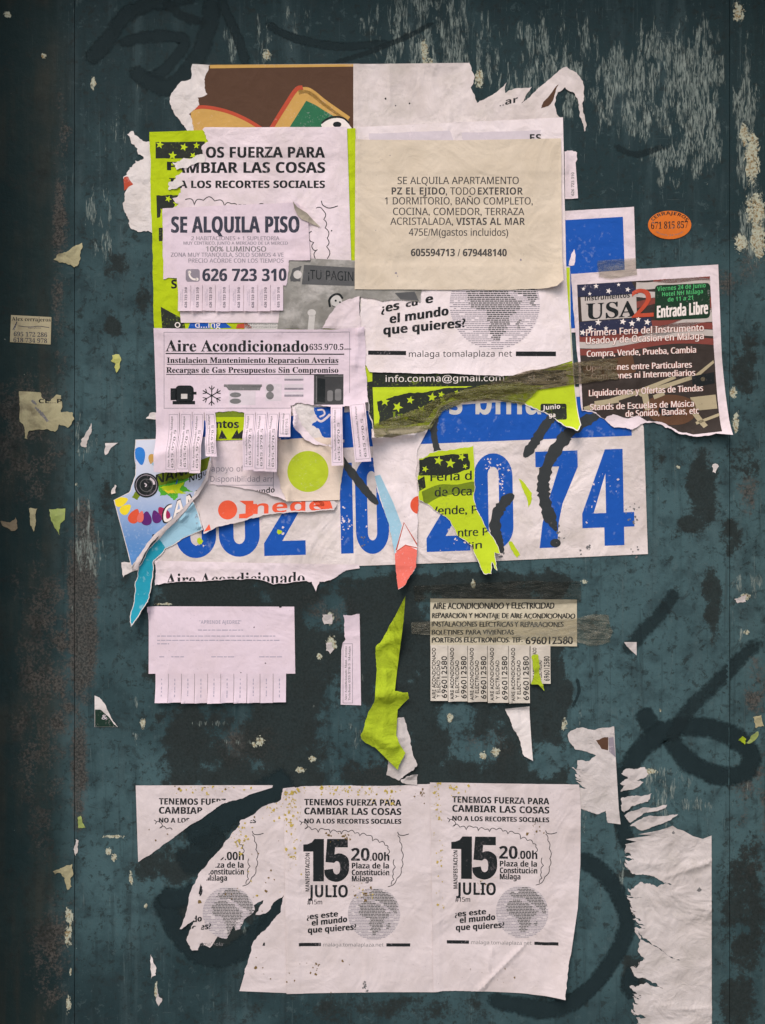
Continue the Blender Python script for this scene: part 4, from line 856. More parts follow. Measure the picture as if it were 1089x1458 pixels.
s.ink('machine_photo', tess(P('447,534 489,533 489,577 447,577')), I_photo); s.inks('machine_shape', KM, 2, None, tess(rrect(466, 556, 474, 572, 3)), tess(rrect(477, 554, 486, 571, 3)), rect(450, 536, 451, 574), rect(462, 535, 488, 536.2)); s.ink('machine_dark_shape', tess(P('452,538 463,540 463,574 452,572')), KS, 2)
def air_strip(a, b, y0, y1, lean=0, lf=2., dx=0):
    f = lambda x, y: (x + lean * (y - y0) / (y1 - y0), y + dx * (x - a))
    c = s.sub('tear_strip', [f(a + .3, y0), f(b - .3, y0), f((a + b) / 2 + (b - a) / 2 - .3, (y0 + y1) / 2), f(b - .3, y1), f(a + .3, y1 + random.uniform(-.7, .7)), f(a + .3, (y0 + y1) / 2)], M_lilac, [curl(0, y0 + 20, 0, 1, y1 - y0 - 10, lf)], dz=.15, base=s.N)
    L = y1 - y0; S = lambda t: np.stack([t[..., 0] + lean * (t[..., 1] - y0) / L, t[..., 1] + dx * (t[..., 0] - a)], -1)
    wd = b - a; tx = cat(V('Aire Acondicionado Malaga', a + wd * .42, y0 + L * .92, y0 + L * .08, 2.6, 's'), V('635.970.5', a + wd * .75, y0 + L * .92, y0 + L * .3, 3.2, 's'))
    fr = cat(rect(a + 2, y0 + 4, a + 2.5, y1 - 4), rect(b - 2.5, y0 + 4, b - 2, y1 - 4), rect(a + 2.5, y1 - 4.5, b - 2.5, y1 - 4), rect(a + 2.5, y0 + 4, b - 2.5, y0 + 4.5))
    c.ink('strip_lettering', S(tx), KM); c.ink('strip_frame', S(fr), KG)
for a, b, y0, y1, ln, lf in ((239, 256, 586, 674, 0, 1.), (256.3, 274, 586, 673, 0, 2.5), (274.3, 291, 586, 675, 0, 1.5), (291.3, 307, 586, 652, 7, 7), (348, 364, 586, 670, 1, 2), (364.3, 381, 586, 672, 0, 3), (381.3, 398, 586, 673, -1, 2), (398.3, 415, 586, 624, 1, 3), (471, 488, 578, 664, 2, 5)):
    air_strip(a, b, y0, y1, ln, lf)
air_strip(497, 520, 574, 660, 9, 4, -.08)
c = s.sub('curled_edge', '~416,578 ~422,586 ~430,606 ~444,622 ~460,632 ~473,636 ~474,639 ~452,634 ~434,626 ~420,610', M_white, [curl(430, 610, -.6, .8, 16, 6)])
# -- apartment notice
s = Sheet('notice', 'beige apartment rent notice with typed lines, the largest clean sheet near the top', 'notice',
          '506,200.5 650,201 798,198.6 799,403 ~790.5,410 ~759,412 640,413.5 505,413', M_beige, [curl(772, 385, 1, .9, 34, 7), curl(785, 300, 1, .1, 14, 2), crease(505, 330, 640, 345, 30, .5), crease(601, 388, 602, 402, 2, .5)], wave=.8)
s.ink('notice_lettering', cat(T('SE ALQUILA APARTAMENTO', 566, 738, 263, 10.2, 'r'), T(', TODO', 634.5, 676.5, 278, 10.2, 'r'), T('1 DORMITORIO, BAÑO COMPLETO,', 548, 758, 292, 10.2, 'r'), T('COCINA, COMEDOR, TERRAZA', 559.5, 746, 307, 10.2, 'r'), T('ACRISTALADA,', 555.7, 644.7, 321, 10.2, 'r'), T('475E/M(gastos incluidos)', 582, 723, 336.5, 10.2, 'r')), KB, bo=0.3)
s.inks('bold_lettering', KB, 1, None, T('PZ EL EJIDO', 557.5, 633.5, 278, 10.2, 'b'), T('EXTERIOR', 680, 744, 278, 10.2, 'b'), T('VISTAS AL MAR', 649, 747, 321, 10.2, 'b')); s.ink('phone_lettering', T('605594713 / 679448140', 585, 721, 365.5, 10.4, 'b'), KB, bo=0.4)
s.ink('grime', cat(*[tess(blob(x, y, r, .6)) for x, y, r in ((564, 390, 1.6), (566, 394, 1), (741, 371, 1.4), (535, 329, .8), (555, 223, .9))]), KG)
# -- musical instrument fair flyer
s = Sheet('flyer', 'dark musical fair flyer with flag stripes, tilted and torn along its bottom', 'flyer',
          '812,391 900,384 1022,377 1027,507 1037,620.5 ~1015.5,618 ~987,622 ~964.5,618 ~950,609 ~939,604 ~919,602 ~899,612 ~873.6,609 ~862,599 ~848,589 ~827,585', M_white, [curl(950, 595, 0, 1, 24, 4), curl(1005, 560, 1, .7, 40, 5), crease(940, 380, 946, 410, 3, .7), crease(812, 520, 900, 540, 14, 1.5)])
pr = outline('821,406 1010,394 1016,500 1024,615 ~987,619 ~964.5,615 ~950,606 ~939,600.5 ~921,600 ~910,591 ~892,596 ~872,590 ~860,597 ~848,587 829,584', 1.4)
s.ink('dark_field', tess(pr), I_dark)
def wave(x0, x1, ya, yb, am, ph, n=30): 
    t = np.linspace(0, 1, n); x = x0 + (x1 - x0) * t; y = ya + (yb - ya) * t + am * np.sin(ph + t * 5.5); return np.stack([x, y], 1)
def band(x0, x1, ya, yb, am, ph, th): return ribbon(wave(x0, x1, ya, yb, am, ph), th, sm=False)
s.inks('flag_white_stripe', I_fwhite, 2, pr, band(905, 1014, 405, 402, 3, 1, 10), band(915, 1016, 470, 455, 5, 0, 14), band(820, 1018, 489, 476, 5, .5, 9), band(905, 1012, 415, 440, 4, 2, 9))
s.inks('flag_red_stripe', I_fred, 2, pr, band(930, 1014, 398, 398, 2, 0, 7), band(915, 1016, 461, 440, 5, 0, 10), band(820, 1018, 480, 466, 5, .5, 9), band(820, 1018, 498, 487, 5, .8, 9), band(900, 1012, 432, 424, 4, 2, 9))
s.inks('guitar_neck', I_tan, 3, pr, tess(P('905,560 990,533 1015,513 1016,517 992,538 912,565')), tess(P('830,580 905,556 960,535 962,539 910,561 832,586')), tess(P('982,566 1018,562 1020,582 988,585'))); s.inks('guitar_body', I_wood, 3, pr, tess(smooth(P('915,585 925,568 955,562 985,570 990,590 975,603 950,605 930,598 915,585'), 5)), tess(P('828,520 900,505 905,530 832,545')))
s.inks('guitar_hardware', I_tan, 4, pr, tess(P('912,560 921,557 926,583 918,585')), tess(P('985,590 992,587 1006,606 1000,610')), tess(circ(1000, 540, 3)), ribbon(P('990,603 1024,590'), 4), ribbon(P('930,566 945,560'), 6), ribbon(P('846,575 880,570'), 7)); s.inks('guitar_socket', KS, 4, pr, tess(P('984,536 1016,530 1017,546 986,552')), tess(circ(950, 584, 13, 9)))
s.ink('title_panel', tess(P('826,424 905,419 906,452 828,458')), I_fwhite, 3); s.inks('star_field', I_navy, 4, None, tess(P('821,406.5 898,401 908,419 822,423.5')), tess(P('824,459 926,452 928,465 910,473 826,480')))
s.ink('star_print', cat(*[star(x, y, r, q) for x, y, r, q in ((830, 412, 3, .2), (848, 408, 4, 0), (866, 415, 4.5, .3), (880, 406, 3, 0), (893, 413, 4, .2), (839, 419, 3, 0), (851, 459.5, 5, .1), (886, 458.5, 5, .2), (899, 461, 5, 0), (921, 459, 5, .2), (840, 468, 4.5, .4), (829, 474, 5, .2), (862, 468, 3.5, 0), (908, 455, 4, .1))]), I_pw, 5, pr)
s.ink('small_title_lettering', T('instrumentos', 832, 896, 429, 7, 'b', 424), KS, 5); s.ink('title_lettering', T('USA', 834, 905, 455, 22, 's', 451, .008), KS, 5, bo=1.0)
s.ink('red_numeral', T('2', 898, 930, 453, 40, 'g', 451, .01), I_red, 6); s.ink('green_box', tess(np.array([(x, y - .045 * (x - 970)) for x, y in rrect(932, 405, 1010, 455, 5)])), ink('box_green_black', (.012, .035, .02), .2), 5)
s.ink('box_lettering', cat(T('Viernes 24 de Junio', 935, 1004, 415, 6.2, 'b', 409.5), T('Hotel NH Málaga', 942, 1000, 422.5, 6, 'b', 418), T('de 11 a 21', 950, 986, 430, 6, 'b', 427)), I_gtext, 6); s.ink('entry_lettering', T('Entrada Libre', 935, 1007, 453, 17, 'b', 447), I_pw, 6, bo=0.9)
for nm, bb, mt, e in (('lettering_halo', 1.5, I_rh, 7), ('line_lettering', .35, I_pw, 8)):
    s.ink(nm, cat(*[T(t, a, b, y0, cp, 'r', y1) for t, a, b, y0, y1, cp in (('Primera Feria del Instrumento', 834, 1001, 479, 471.5, 9.5), ('Usado y de Ocasión en Málaga', 834, 1001, 490.5, 483, 9.5), ('Compra, Vende, Prueba, Cambia', 835, 990, 508.5, 502.5, 8.6), ('Operaciones entre Particulares', 834, 984, 528.5, 523.5, 8.6), ('Comisiones ni Intermediarios', 841, 989, 541, 535, 8.6), ('Liquidaciones y Ofertas de Tiendas', 838, 1000, 564.5, 557, 8.8), ('Stands de Escuelas de Música', 839.6, 987, 584.5, 579, 8.8), ('de Sonido, Bandas, etc', 890, 994, 594, 589, 8.8))]), mt, e, pr, bo=bb)
# -- tapes
def tape(label, out, mat, lift=()):
    return Sheet('tape', label, 'tape', out, mat, lift, wave=.9)
tape('brown wrinkled tape running from the lime flyer onto the dark fair flyer', '640,566 ~691,547 ~742,531 809,518 860,511 ~879,512 ~876,526 ~880,541 818,548 ~750,558 ~700,570 ~660,572', M_tape, [crease(650, 566, 870, 522, 6, 1.2), crease(700, 560, 860, 538, 4, 1)])
tape('olive wrinkled tape over the torn lower edge of the lime flyer below the globe poster', '531,606 ~556,596 ~600,580 ~640,560 ~690,548 ~740,545 ~768,552 ~745,577 ~716,573 ~690,569 ~657,574 ~630,586 ~612,612 ~570,621 ~533,625', M_otape, [crease(540, 612, 640, 572, 6, 1.2), crease(640, 572, 760, 560, 5, 1.2), crease(560, 600, 660, 555, 4, .8)])
tape('clear tape over the upper edge of the dark fair flyer and blue sheet', '850,372 ~905,368 906,392 ~870,398 ~851,396', M_clear)
# -- wall notices below
s = Sheet('notice', 'pale lilac chess lesson notice with ten blank looking tear strips', 'notice', '212,863 419,863.6 420.4,959 212,959', M_lilac, [curl(250, 930, -1, .6, 50, 1)])
s.ink('title_lettering', T('"APRENDE AJEDREZ"', 284, 343.6, 888, 5, 'b'), KL)
ln = []
for y, x0, x1 in ((898, 282, 346), (906.5, 224, 392), (912.5, 224, 399), (917.5, 224, 241), (936, 227, 234), (936, 244, 262), (936, 301, 335), (936, 369, 402)):
    x = x0
    while x < x1: 
        l = min(x1 - x, random.uniform(3, 9)); ln.append(rect(x, y - 2.2 + .5, x + l, y - .4)); x += l + 1.3
s.ink('small_lettering', cat(*ln), KL); s.inks('black_speck', K, 1, None, tess(blob(399, 864, 2)), tess(blob(362, 893, .9)), tess(blob(378, 944, 1)), tess(blob(343, 958, 1)))  # dashes for small print, then stray black specks without letters
for k in range(10):
    a = 221.6 + k * 18.6; y = 1000 + random.uniform(-.8, .8)
    c = s.sub('tear_strip', [(a + .25, 958), (a + 18.35, 958), (a + 18.2, y), (a + .4, y)], M_lilac, [curl(0, 968, 0, 1, 30, random.uniform(.4, 2.6) if k not in (0, 4) else 4.5)], dz=.1, base=s.N)
    c.ink('strip_lettering', cat(*[rect(a + 8.2 + random.uniform(0, .3), yy, a + 9.6, yy + random.uniform(2, 5)) for yy in np.arange(966, 992, 5.6)]), KL)
s = Sheet('tear_strip', 'single white tear strip with a framed column of small print, alone between two notices', 'paper strip', '~489,875 512,873.5 514,1004 485,1003 486,925 ~488,915 ~492,910 ~490,895', M_lilac, [curl(498, 905, 0, -1, 26, 2.5), crease(486, 908, 512, 904, 4, 1)])
s.ink('strip_lettering', cat(V('Aire Acondicionado Mant. Averias', 493.8, 997, 920, 3, 's'), V('Telefono 635.970.5  Malaga', 498.8, 997, 920, 3, 's')), KM); s.ink('strip_frame', cat(rect(488, 916, 488.7, 1001), rect(501.5, 916, 502.2, 1001), rect(488.7, 1000.3, 501.5, 1001), rect(488.7, 916, 501.5, 916.7)), KG)
# lime ribbon and the remnant behind it
Sheet('paper_remnant', 'grey white torn remnant behind the lower end of the lime ribbon', 'paper', '~564,1024 ~575,1021 ~580,1040 ~584,1058 ~594,1088 ~588,1096 ~578,1102 ~568,1111 ~550,1103 ~552,1080', M_remn, [curl(575, 1060, 1, .3, 24, 3), crease(568, 1050, 582, 1048, 3, .8)])
s = Sheet('torn_strip', 'long lime paper ribbon hanging in folds below the coral tip', 'paper strip',
          '576,844 ~562,877 ~546,907 ~534.7,921 536,957 ~533.5,994 ~523,1018 ~514.5,1042 ~516,1052 533.5,1062 551.7,1080 ~566,1094 ~577,1070 564,1046 566,1010 ~582,992 ~580,983 562,982 567,941 574,880', M_gpaper2,
          [curl(560, 900, -.3, 1, 150, 4), crease(534, 921, 572, 905, 7, 4), crease(533, 990, 575, 985, 10, 8), crease(522, 1040, 560, 1060, 9, 7), crease(550, 960, 545, 1040, 8, 4), curl(570, 1000, 1, -.2, 12, 5)])
# handwritten notice
s = Sheet('notice', 'tan handwritten electrician notice under clear tape with vertical number strips', 'notice', '612.5,852 821,853.5 821,920 612.5,919.5', M_hand, [curl(800, 900, 1, .4, 30, 1.5)])
def hw(t, a, b, y, cp, st='g'):
    q = T(t, a, b, y, cp, st, y + random.uniform(-.8, .8), 0, .03); ph = random.random() * 9
    return np.stack([q[..., 0] + .35 * np.sin(q[..., 0] * .31 + ph), q[..., 1] + .45 * np.sin(q[..., 0] * .42 + ph) + .25 * np.sin(q[..., 0] * 1.3)], -1)
s.ink('handwritten_lettering', cat(hw('AIRE ACONDICIONADO Y ELECTRICIDAD', 616, 789, 867, 8.6), hw('REPARACION Y MONTAJE DE AIRE ACONDICIONADO', 615, 818, 879.6, 7), hw('INSTALACIONES ELECTRICAS Y REPARACIONES', 615, 802, 891.7, 7), hw('BOLETINES PARA VIVIENDAS', 615, 731, 903.5, 6.6), hw('PORTEROS ELECTRONICOS. TEF.', 615, 743.6, 914.7, 7.2)), KH, bo=0.9); s.ink('handwritten_number', hw('696012580', 748.5, 815, 917, 10.5), KH, bo=0.9)
bd = [612.5, 637.5, 665.4, 693.6, 723.6, 754]
def hstrip(a, b, y1, lf):
    c = s.sub('tear_strip', [(a + .3, 918), (b - .3, 918), (b - .2, y1), (a + .2, y1)], M_hand2, [curl(0, 930, 0, 1, 60, lf)], dz=.1, base=s.N)
    wd = b - a
    c.ink('strip_lettering', cat(V('AIRE ACONDICIONADO', a + wd * .30, y1 - 3, 922, 5, 'g', .012), V('Y ELECTRICIDAD', a + wd * .56, y1 - 5, 940, 5, 'g', .012), V('696012580', a + wd * .94, y1 - 4, 934, 7.5, 'g')), KH, 1, c.poly, bo=.5)
for a, b in zip(bd[:-1], bd[1:]): hstrip(a, b, 997 + (a - 612) * .03, random.uniform(.5, 3))
hstrip(754.5, 783.5, 973, 2.5)
s = Sheet('paper_scrap', 'narrow lime sliver stuck on the last tear strip of the handwritten notice', 'paper', '~756,934 ~765,931 ~768,950 ~769,968 774,983 ~766,974 ~755,973 ~760,955', M_gpaper2, [curl(764, 950, .3, 1, 30, 3)])
tape('clear wide tape with a crumpled right end across the handwritten notice', '585,886 620,884 820,880 ~845,874 ~866,876 ~872,898 ~868,914 ~840,920 ~815,912 640,906 586,902', M_clear, [crease(835, 880, 862, 910, 5, 2), crease(845, 910, 866, 884, 4, 2), crease(600, 893, 820, 893, 4, .5)])
tape('faint clear tape along the top edge of the handwritten notice', '588,834 ~760,826 ~826,828 ~826,858 ~700,862 590,856', tape_mat('thin_clear_tape', (.16, .16, .14), .14))
Sheet('paper_scrap', 'long white pointed shard below the strips of the handwritten notice', 'paper', '719,1008.5 753,1004.6 758,1082 ~746,1076 ~741,1060 ~735,1043 ~726,1024', M_torn, [curl(745, 1050, .4, 1, 30, 3)])
# -- torn remnants, lower right
s = Sheet('paper_remnant', 'white torn remnant with a brown fleck right of the last protest poster', 'paper',
          '~808,1046 ~821,1036 ~846,1039 874,1034 876,1075 880.5,1151 883,1173 ~865,1171 ~862,1154 ~849,1159 ' + comb('832,1152 812,1144', 7, 4, (0, -1)) + ' ' + comb('822,1120 820,1102 816,1092 826,1079', 6, 14) + ' ~848,1075 ~819,1067 ~812,1058', M_remn, [curl(870, 1100, 1, 0, 14, 1)])
s.ink('brown_print', tess(outline('~848,1054 ~858,1050 865.5,1049 865.5,1068 ~856,1066', 1)), I_brown); s.ink('grey_print', tess(P('866,1050 873,1049 876,1078 867,1070')), KG)
for lb, o_ in (('white torn rag, highest of the stacked rags above the tall frayed sheet', '~884,1101 ~893,1094 ~918,1092 ~923,1102 ~906,1111 ~916,1113 ~903,1123 ~883,1127 ~890,1118 ~882,1115 ~894,1108'),
               ('white torn rag with a notch, second from the top above the tall frayed sheet', '~884,1135 ~905,1132 ~928,1129 ~922,1141 ~900,1147 ~888,1156 ~883,1146'),
               ('thin white torn rag pointing right, third above the tall frayed sheet', '~888,1160 ~912,1150 ~949,1145 ~946,1150 ~915,1158 ~897,1171'),
               ('white torn rag, lowest and longest just above the tall frayed sheet', '~896,1175 ~925,1160 ~964,1158 ~948,1169 ~913,1182')):
    Sheet('paper_remnant', lb, 'paper', o_, M_remn, [curl(900, 1130, 1, .1, 60, 2)], amp=2)
s = Sheet('torn_poster', 'tall weathered white sheet frayed down its left side in the lower right corner', 'poster',
          '957,1175 964,1180 972,1182 986,1190 1000,1194 1012.5,1189 1013,1520 930,1520 ~915,1462 ' + comb('906,1456 898,1436 901,1418 896,1399', 7, 16) + ' ~920,1398 ~944,1407 ~935,1400 ~905,1390 ' + comb('898,1376 918,1361', 7, 8) + ' ~908,1350 ~912,1332 ~905,1323 ~930,1346 ~968,1367 ~945,1355 ~915,1338 ' + comb('905,1320 901,1300 892,1273 893,1258', 6, 22) + ' ~912,1255 ~935,1263 ~956,1259 ~935,1250 ~915,1244 ' + comb('895,1240 889,1226 887,1206', 5, 16) + ' 889,1201 906,1198 890,1194 926,1189 908,1187 940,1181', M_remn,
          [crease(945, 1248, 1012, 1226, 3, 2.2), crease(900, 1232, 1000, 1232, 4, 1), crease(930, 1428, 1012, 1438, 4, 2), crease(960, 1380, 1012, 1374, 4, .8), crease(950, 1310, 1012, 1300, 6, .8), curl(920, 1300, -1, 0, 30, 1.6), crease(960, 1270, 1012, 1262, 3, .8)], amp=3)
s.ink('grime', cat(tess(blob(995, 1266, 3, .5)), tess(blob(958, 1185, 2))), KM)
# -- the three protest posters at the bottom
def specks(s, spots):
    t = []
    for x, y, sx, sy, k in spots:
        for _ in range(k):
            t.append(tess(blob(x + random.gauss(0, sx), y + random.gauss(0, sy), abs(random.gauss(0, .8)) + .35, .6)))
    t = cat(*t); c = t.mean(1); t = t[inside(c[:, 0], c[:, 1], inset(s.poly, .5, .6))]
    h = len(t) // 2 // 5 * 5
    s.ink('glue_specks', t[:h * 2 - h // 2], I_speck, 4, kind='stuff'); s.ink('dark_specks', t[h * 2 - h // 2:], I_speck2, 4, kind='stuff')
I_speck = ink('ochre_glue', (.42, .31, .07), .3, (.5, .42, .2)); I_speck2 = ink('brown_glue', (.15, .095, .035), .2, (.4, .33, .2))
DIG5 = tess(np.vstack([P('466,1194 495,1194 495,1206 477,1206 476,1216.5'), smooth(P('476,1216.5 482,1214.5 489,1216 495.5,1222 497,1233 495,1244 488,1252 479,1255 469,1252.5 463,1246 461.8,1238'), 5), P('473.5,1236.5'), smooth(P('473.5,1236.5 475.5,1242.5 479.5,1244.5 483.5,1241.5 484.5,1234 483,1227.5 479,1225.5 475.5,1228'), 5), P('463.5,1227')]))
def protest(s, dx, dy, sl, cl=None):
    cl = s.poly + np.array([cl, 0.]) if isinstance(cl, (int, float)) else cl
    f = lambda t: np.stack([t[..., 0] + dx, t[..., 1] + dy + sl * (t[..., 0] - 500)], -1)
    ad = lambda nm, t, mt, e=1, bo=0: s.ink(nm, f(t), mt, e, cl, fine=.9, bo=bo)
    ad('headline_lettering', cat(T('TENEMOS FUERZA PARA', 433.5, 571, 1146, 9, 'b', 1147), T('CAMBIAR LAS COSAS', 433.5, 571, 1159, 9.6, 'b', 1160), T('NO A LOS RECORTES SOCIALES', 433.5, 571, 1171.8, 6.8, 'b', 1172.5)), K, bo=0.55)
    c1 = [(426, 1168), (428, 1174), (436, 1172), (434, 1180), (444, 1181), (453, 1185), (463, 1181), (470, 1186), (480, 1184), (486, 1187), (496, 1184), (505, 1186), (512, 1190), (522, 1189), (530, 1197), (540, 1199), (548, 1203), (552, 1208), (551, 1216)]
    ad('cloud_outline', cat(scallop(c1, -.38, 1.0), scallop([(561, 1223), (563, 1234), (560, 1244), (561, 1252), (557, 1259)], .2, 1.), ribbon(P('566,1184 568,1188 574,1189 582,1187'), 1.1), scallop([(566, 1189), (569, 1198), (571, 1210), (572, 1224), (571, 1236), (565, 1250), (552, 1262)], -.18, 1.)), K)
    ad('date_lettering', cat(tess(P('448,1194 461,1194 461,1254.4 446,1254.4 446,1212 432,1212 432,1202 438,1201.5 444,1199')), DIG5, T('JULIO', 439, 495, 1277, 17.5, 'b')), KS, bo=0.4)
    ad('side_lettering', V('MANIFESTACIÓN', 440.6, 1268.6, 1214, 5.6, 'b'), K, bo=0.3)
    ad('detail_lettering', cat(T('Plaza de la', 501, 553.5, 1236, 8, 'b'), T('Constitución', 501, 554, 1245.6, 8, 'b'), T('Málaga', 501, 530, 1254.4, 8, 'b')), K, bo=0.4)
    ad('tag_lettering', T('#15m', 437.6, 458.6, 1287, 6.6, 'r'), K, 1, .35); ad('hour_lettering', T('20', 500, 526, 1225, 18, 'b'), K, 1, .4); ad('minute_lettering', T('.00h', 527, 554, 1225, 11.5, 'b'), K, 1, .4)
    ad('question_lettering', cat(T('¿es este', 437, 481, 1308.5, 7.6, 'b', 1304), T('el mundo', 444, 494, 1317.5, 8.4, 'b', 1312), T('que quieres?', 438.5, 507, 1328, 8.4, 'b', 1323)), K, 3, bo=0.6)
    ld, se = globe(532.5, 1300, 37, 2.2)
    ad('globe_print', tess(circ(532.5, 1300, 37.4, n=48)), I_globe); ad('globe_sea_lines', se, KG, 2); ad('globe_land_lines', ld, KLAND, 2)
    ad('divider_bar', rect(425.5, 1341.8, 457, 1346.6), K); ad('divider_bar', rect(550, 1342.5, 584, 1347), K); ad('footer_lettering', T('malaga.tomalaplaza.net', 460, 546, 1347, 5, 'r'), KM)
PG = 'protest posters along the bottom'
s = Sheet('poster', 'torn upper corner of a white protest poster, ending in a diagonal tear', 'poster',
          '193.4,1118 388.6,1117.5 387.6,1121 ~355,1131 ~314,1146 ~283,1168 ~242.4,1196 197,1227', M_warm, group=PG, amp=2.2)
protest(s, -206.7, -1, 0, -17); specks(s, ((300, 1122, 30, 5, 40), (240, 1180, 20, 20, 8)))
s = Sheet('poster', 'ragged diagonal remnant of a protest poster beside the middle intact one', 'poster',
          '403,1122 420,1120 425,1414 341,1410.5 ~347,1390 ~353,1368 ~358,1350 ~364,1337 ~383,1318 ~400,1298 ~404,1274 ~386,1290 ~378,1300 ~364,1302 ~370,1290 ~375,1281 ~352,1293 ~333,1308 ~327,1322 ~320,1324 ~320,1315 ~299,1349 ~288,1341 ~282,1352 ~274,1352 ~266,1337 ~277,1309 ~264,1318 ~256.5,1321 ~266,1296 ~274,1262 ~283,1243 ~305,1218 ~320.5,1198 ~339,1177 ~342,1168 ~364,1157 ~380,1146 ~400,1138', M_warm, [curl(290, 1310, -1, .4, 30, 2)], group=PG, amp=1.8)
protest(s, -206.7, -1, 0, 15); specks(s, ((345, 1190, 6, 14, 45), (390, 1145, 12, 10, 30), (360, 1250, 20, 40, 30), (370, 1370, 14, 20, 8)))
s.ink('dark_fleck', tess(outline('~283,1272 ~286,1258 ~288,1262 ~286,1274', .5)), KS, 3)
s = Sheet('poster', 'middle white protest poster, whole, with ochre glue specks down its left side', 'poster',
          '404,1128 ~408,1121 ~430,1119 618,1115.5 624,1412 545,1412 408,1414', M_warm, [curl(420, 1140, -1, -.8, 20, 3), crease(522, 1345, 521, 1412, 2.5, 1), crease(410, 1140, 412, 1400, 3, .6), crease(612, 1120, 618, 1410, 3, .5)], group=PG)
protest(s, 0, 0, 0); specks(s, ((415, 1150, 6, 22, 80), (418, 1210, 5, 22, 30), (470, 1124, 40, 4, 70), (545, 1130, 16, 8, 36), (520, 1270, 10, 6, 30), (600, 1130, 8, 6, 16), (440, 1385, 40, 14, 14), (450, 1376, 3, 4, 8), (485, 1190, 10, 6, 18)))
s.ink('grime', cat(*[tess(blob(519 + random.gauss(0, 2), 1404 + random.gauss(0, 4), 1.4, .6)) for _ in range(9)]), KM, 3)
s = Sheet('poster', 'rightmost white protest poster with its lower right edge curling off the wall', 'poster',
          '612,1113.5 700,1115 824,1116.5 826.5,1151 826,1230 822,1292 ~812,1352 ~806,1385 802,1416 ~680,1410.5 617,1411.5', M_warm,
          [curl(800, 1290, 1, .55, 50, 9), crease(745, 1345, 682, 1408, 3.5, 2.4), crease(700, 1350, 690, 1405, 3, 1.6), crease(765, 1118, 758, 1200, 4, 1.2), crease(785, 1300, 760, 1410, 8, 1.5), crease(747, 1116, 744, 1160, 3, .9)], group=PG)
protest(s, 210.5, -3, .012); specks(s, ((622, 1145, 4, 30, 34), (650, 1122, 20, 5, 22), (626, 1240, 4, 30, 20), (690, 1260, 12, 8, 14), (760, 1180, 8, 6, 12), (700, 1380, 30, 10, 6)))
Sheet('paper_scrap', 'small white torn tab at the top between the middle and right protest posters', 'paper', '~570,1110 ~580,1104 ~595,1102 594,1117 ~578,1116 ~573,1114', M_remn)
# -- stickers and small scraps on the side of the wall
s = Sheet('sticker', 'oval orange locksmith sticker with black numbers', 'sticker', circ(953, 320.6, 30.8, 20.2, 64), paper('orange_sticker', (.66, .17, .03), .2, .3), wave=.1)
s.ink('arched_lettering', arcT('CERRAJEROS', 953, 320.6, 25, 14.5, 203, 337, 4.6, 'b'), K); s.ink('number_lettering', T('671 815 857', 926.5, 979, 326.5, 9.6, 's', 325), K)
s.ink('small_lettering', arcT('servicio 24 horas', 953, 320.6, 25, 16, 142, 38, 2.6, 'r', -1), KM)
s = Sheet('sticker', 'small yellowed rectangular locksmith sticker at the left edge', 'sticker', '15.5,448.5 73,451.5 72,490.5 14,487', paper('yellowed_sticker', (.46, .40, .27), .3, .4, (.2, .16, .1), .5), wave=.1)
s.ink('name_lettering', T('Alex cerrajeros', 16.5, 72, 456.5, 5.6, 's', 458), K); s.ink('number_lettering', cat(T('695 172 286', 19.5, 67, 478.6, 6.2, 's', 480), T('618 734 978', 19, 67, 487, 6.2, 's', 488.5)), KD)
s.ink('key_drawing', cat(ribbon(P('18,470 21,464 24,458 22,464 20,470'), 1), ribbon(P('26,464 40,465.5 55,464.5 70,466.5'), .9), T('servicio', 40, 58, 468, 2.4, 'r')), KD)
s = Sheet('paper_scrap', 'large yellowed torn scrap with a few black letters, below the rectangular sticker', 'paper', '27,557 ~50,558 ~58,559 ~62,568 ~72,571 ~78,564 ~87,563 ~88,572 ~86.5,587 ~104.4,588 ~106,597 ~96,609 ~84,604 ~78,615 ~68,611 ~42,613 ~39,625 ~35,624 ~33,604 ~28,600', M_scrap, amp=2)
s.ink('cut_lettering', T('CL...P', 55, 88, 574, 6, 'b'), KS); s.ink('stain_mark', cat(ribbon(P('50,580 60,590 68,600'), 4, .5), ribbon(P('45,570 52,576'), 3, .5)), KM)
Sheet('paper_scrap', 'yellowed torn scrap near the seam, above the rectangular sticker', 'paper', '~76,369 ~82,362 ~100,355 ~117,346 ~118,352 ~114,365 ~113,375 ~106,381 ~98,377 ~86,374', M_scrap)
Sheet('paper_scrap', 'brownish tapered scrap hanging left of the lime spotted one', 'paper', '~41,724 ~53,724 ~51,740 ~48,757 ~43,748', M_scrap)
Sheet('paper_scrap', 'lime spotted torn scrap at the seam near the lower left seam rust', 'paper', '~70,725 93,724 ~92,740 ~86,745 ~85,762 ~78,752 ~73,742', M_gscrap)
Sheet('paper_scrap', 'dull brown scrap at the far left edge, leftmost of three in a row', 'paper', '~0,742 ~14,744 ~22,736 ~25,752 ~18,756 ~6,750', M_scrap2)
Sheet('paper_scrap', 'slanted grey paper flake right of the large yellowed scrap', 'paper', '~130,602 ~131,612 ~126,626 ~124,636 ~115,634 ~116,626 ~124,614', M_pale)
Sheet('paper_scrap', 'tiny white curled flake left of the camera lens flyer', 'paper', '~160,696 ~164,690 ~167,692 ~165,702 ~159,704', M_torn, [curl(162, 697, 1, 0, 5, 2)])
Sheet('paper_scrap', 'pale yellow fleck on the teal paint left of the air conditioning flyer', 'paper', '~160,506 ~170,505 ~173,513 ~171,522 ~166,531 ~163,523 ~165,518 ~158,514', paper('pale_yellow_paper', (.52, .52, .17), .3, 1., (.5, .46, .3), .8))
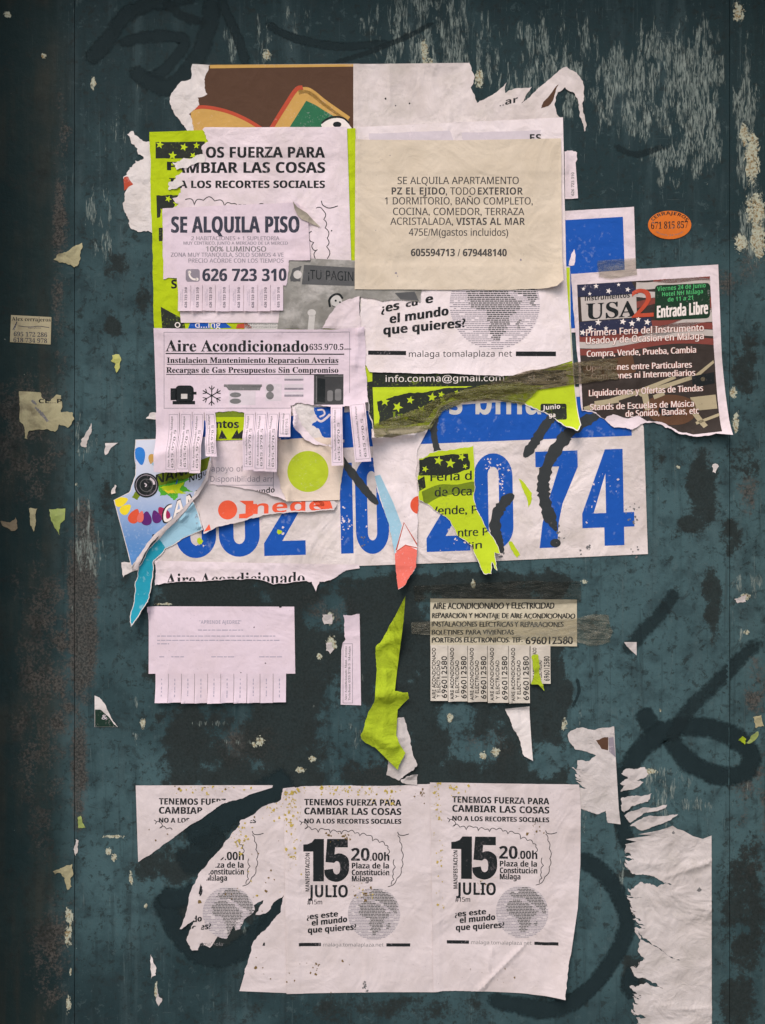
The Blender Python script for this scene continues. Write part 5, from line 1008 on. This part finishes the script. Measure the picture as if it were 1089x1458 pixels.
s = Sheet('paper_scrap', 'dark green triangular scrap with a white torn edge above the lower left poster', 'paper', '135,990 ~142,993 ~152,1008 168,1034.7 135,1034.7', M_torn)
s.ink('dark_print', tess(outline('135.5,1010 ~143,1010 ~150,1016 ~160,1027 167,1034.5 135.5,1034.5', .8)), ink('dark_green_print', (.012, .03, .022), .2))
s.ink('white_mark', cat(T('&', 145, 153, 1024, 7, 'b')), I_lgrey, 2)
Sheet('paper_scrap', 'pale green grey flake on the seam left of the lower left poster', 'paper', '~111,1163 ~115,1161 ~122,1178 ~112,1179', M_gscrap)
Sheet('paper_scrap', 'narrow pale flake hanging at the seam just below the green grey one', 'paper', '~108,1194 ~112,1196 ~111,1212 ~108,1218 ~106,1206', M_pale)
Sheet('paper_scrap', 'yellowed bent scrap on the seam low at the left', 'paper', '~75,1241 ~86,1236 ~103,1230 ~104,1240 ~100,1252 ~102,1262 ~96,1267 ~92,1250 ~86,1243 ~78,1245', M_scrap)
Sheet('paper_scrap', 'slim white flake below the lower left poster corner', 'paper', '~215,1358 ~218,1366 ~223,1378 ~222,1388 ~215,1393', M_torn)
Sheet('paper_scrap', 'small white hooked flake lowest below the lower left poster corner', 'paper', '~223,1402 ~226,1418 ~231,1421 ~226,1432 ~222,1424', M_remn)
Sheet('paper_scrap', 'small grey white triangle on the paint right of the crumpled clear tape', 'paper', '888,914 906,914 906,933 ~897,925', M_remn, [curl(897, 920, -1, .4, 10, 1.5)])
Sheet('paper_scrap', 'cream square scrap at the right edge above the graffiti loop', 'paper', '~1072,1021 ~1084,1018 ~1088,1034 ~1076,1037', M_scrap)
Sheet('paper_scrap', 'slanted pale green flake at the right end of the graffiti loop', 'paper', '~1079,1041 ~1078,1050 ~1066,1059 ~1062,1058 ~1070,1047', M_gscrap)
Sheet('paper_scrap', 'tiny bright lime flake inside the right end of the graffiti loop', 'paper', '~1051,1054 ~1057,1048 ~1062,1052 ~1060,1060', M_gpaper2)
Sheet('paper_scrap', 'two pointed white flake on the right seam under the dark fair flyer', 'paper', '~1013,664 ~1018,660 ~1023,664 ~1020,668 ~1018,674 ~1014,672', M_torn)
Sheet('paper_scrap', 'grey white flake on the right hand panel level with the handwritten notice', 'paper', '~1045,853 ~1054,850 ~1063,847 ~1062,857 ~1050,859', M_remn)
Sheet('paper_scrap', 'square white flake between the chess notice and the lone tear strip', 'paper', '~459,875 ~473,874 ~473,888 ~462,889', M_remn)
Sheet('paper_scrap', 'ragged white flake lower between the chess notice and the lone tear strip', 'paper', '~464,916 ~472,914 ~476,924 ~470,931 ~464,926', M_remn)
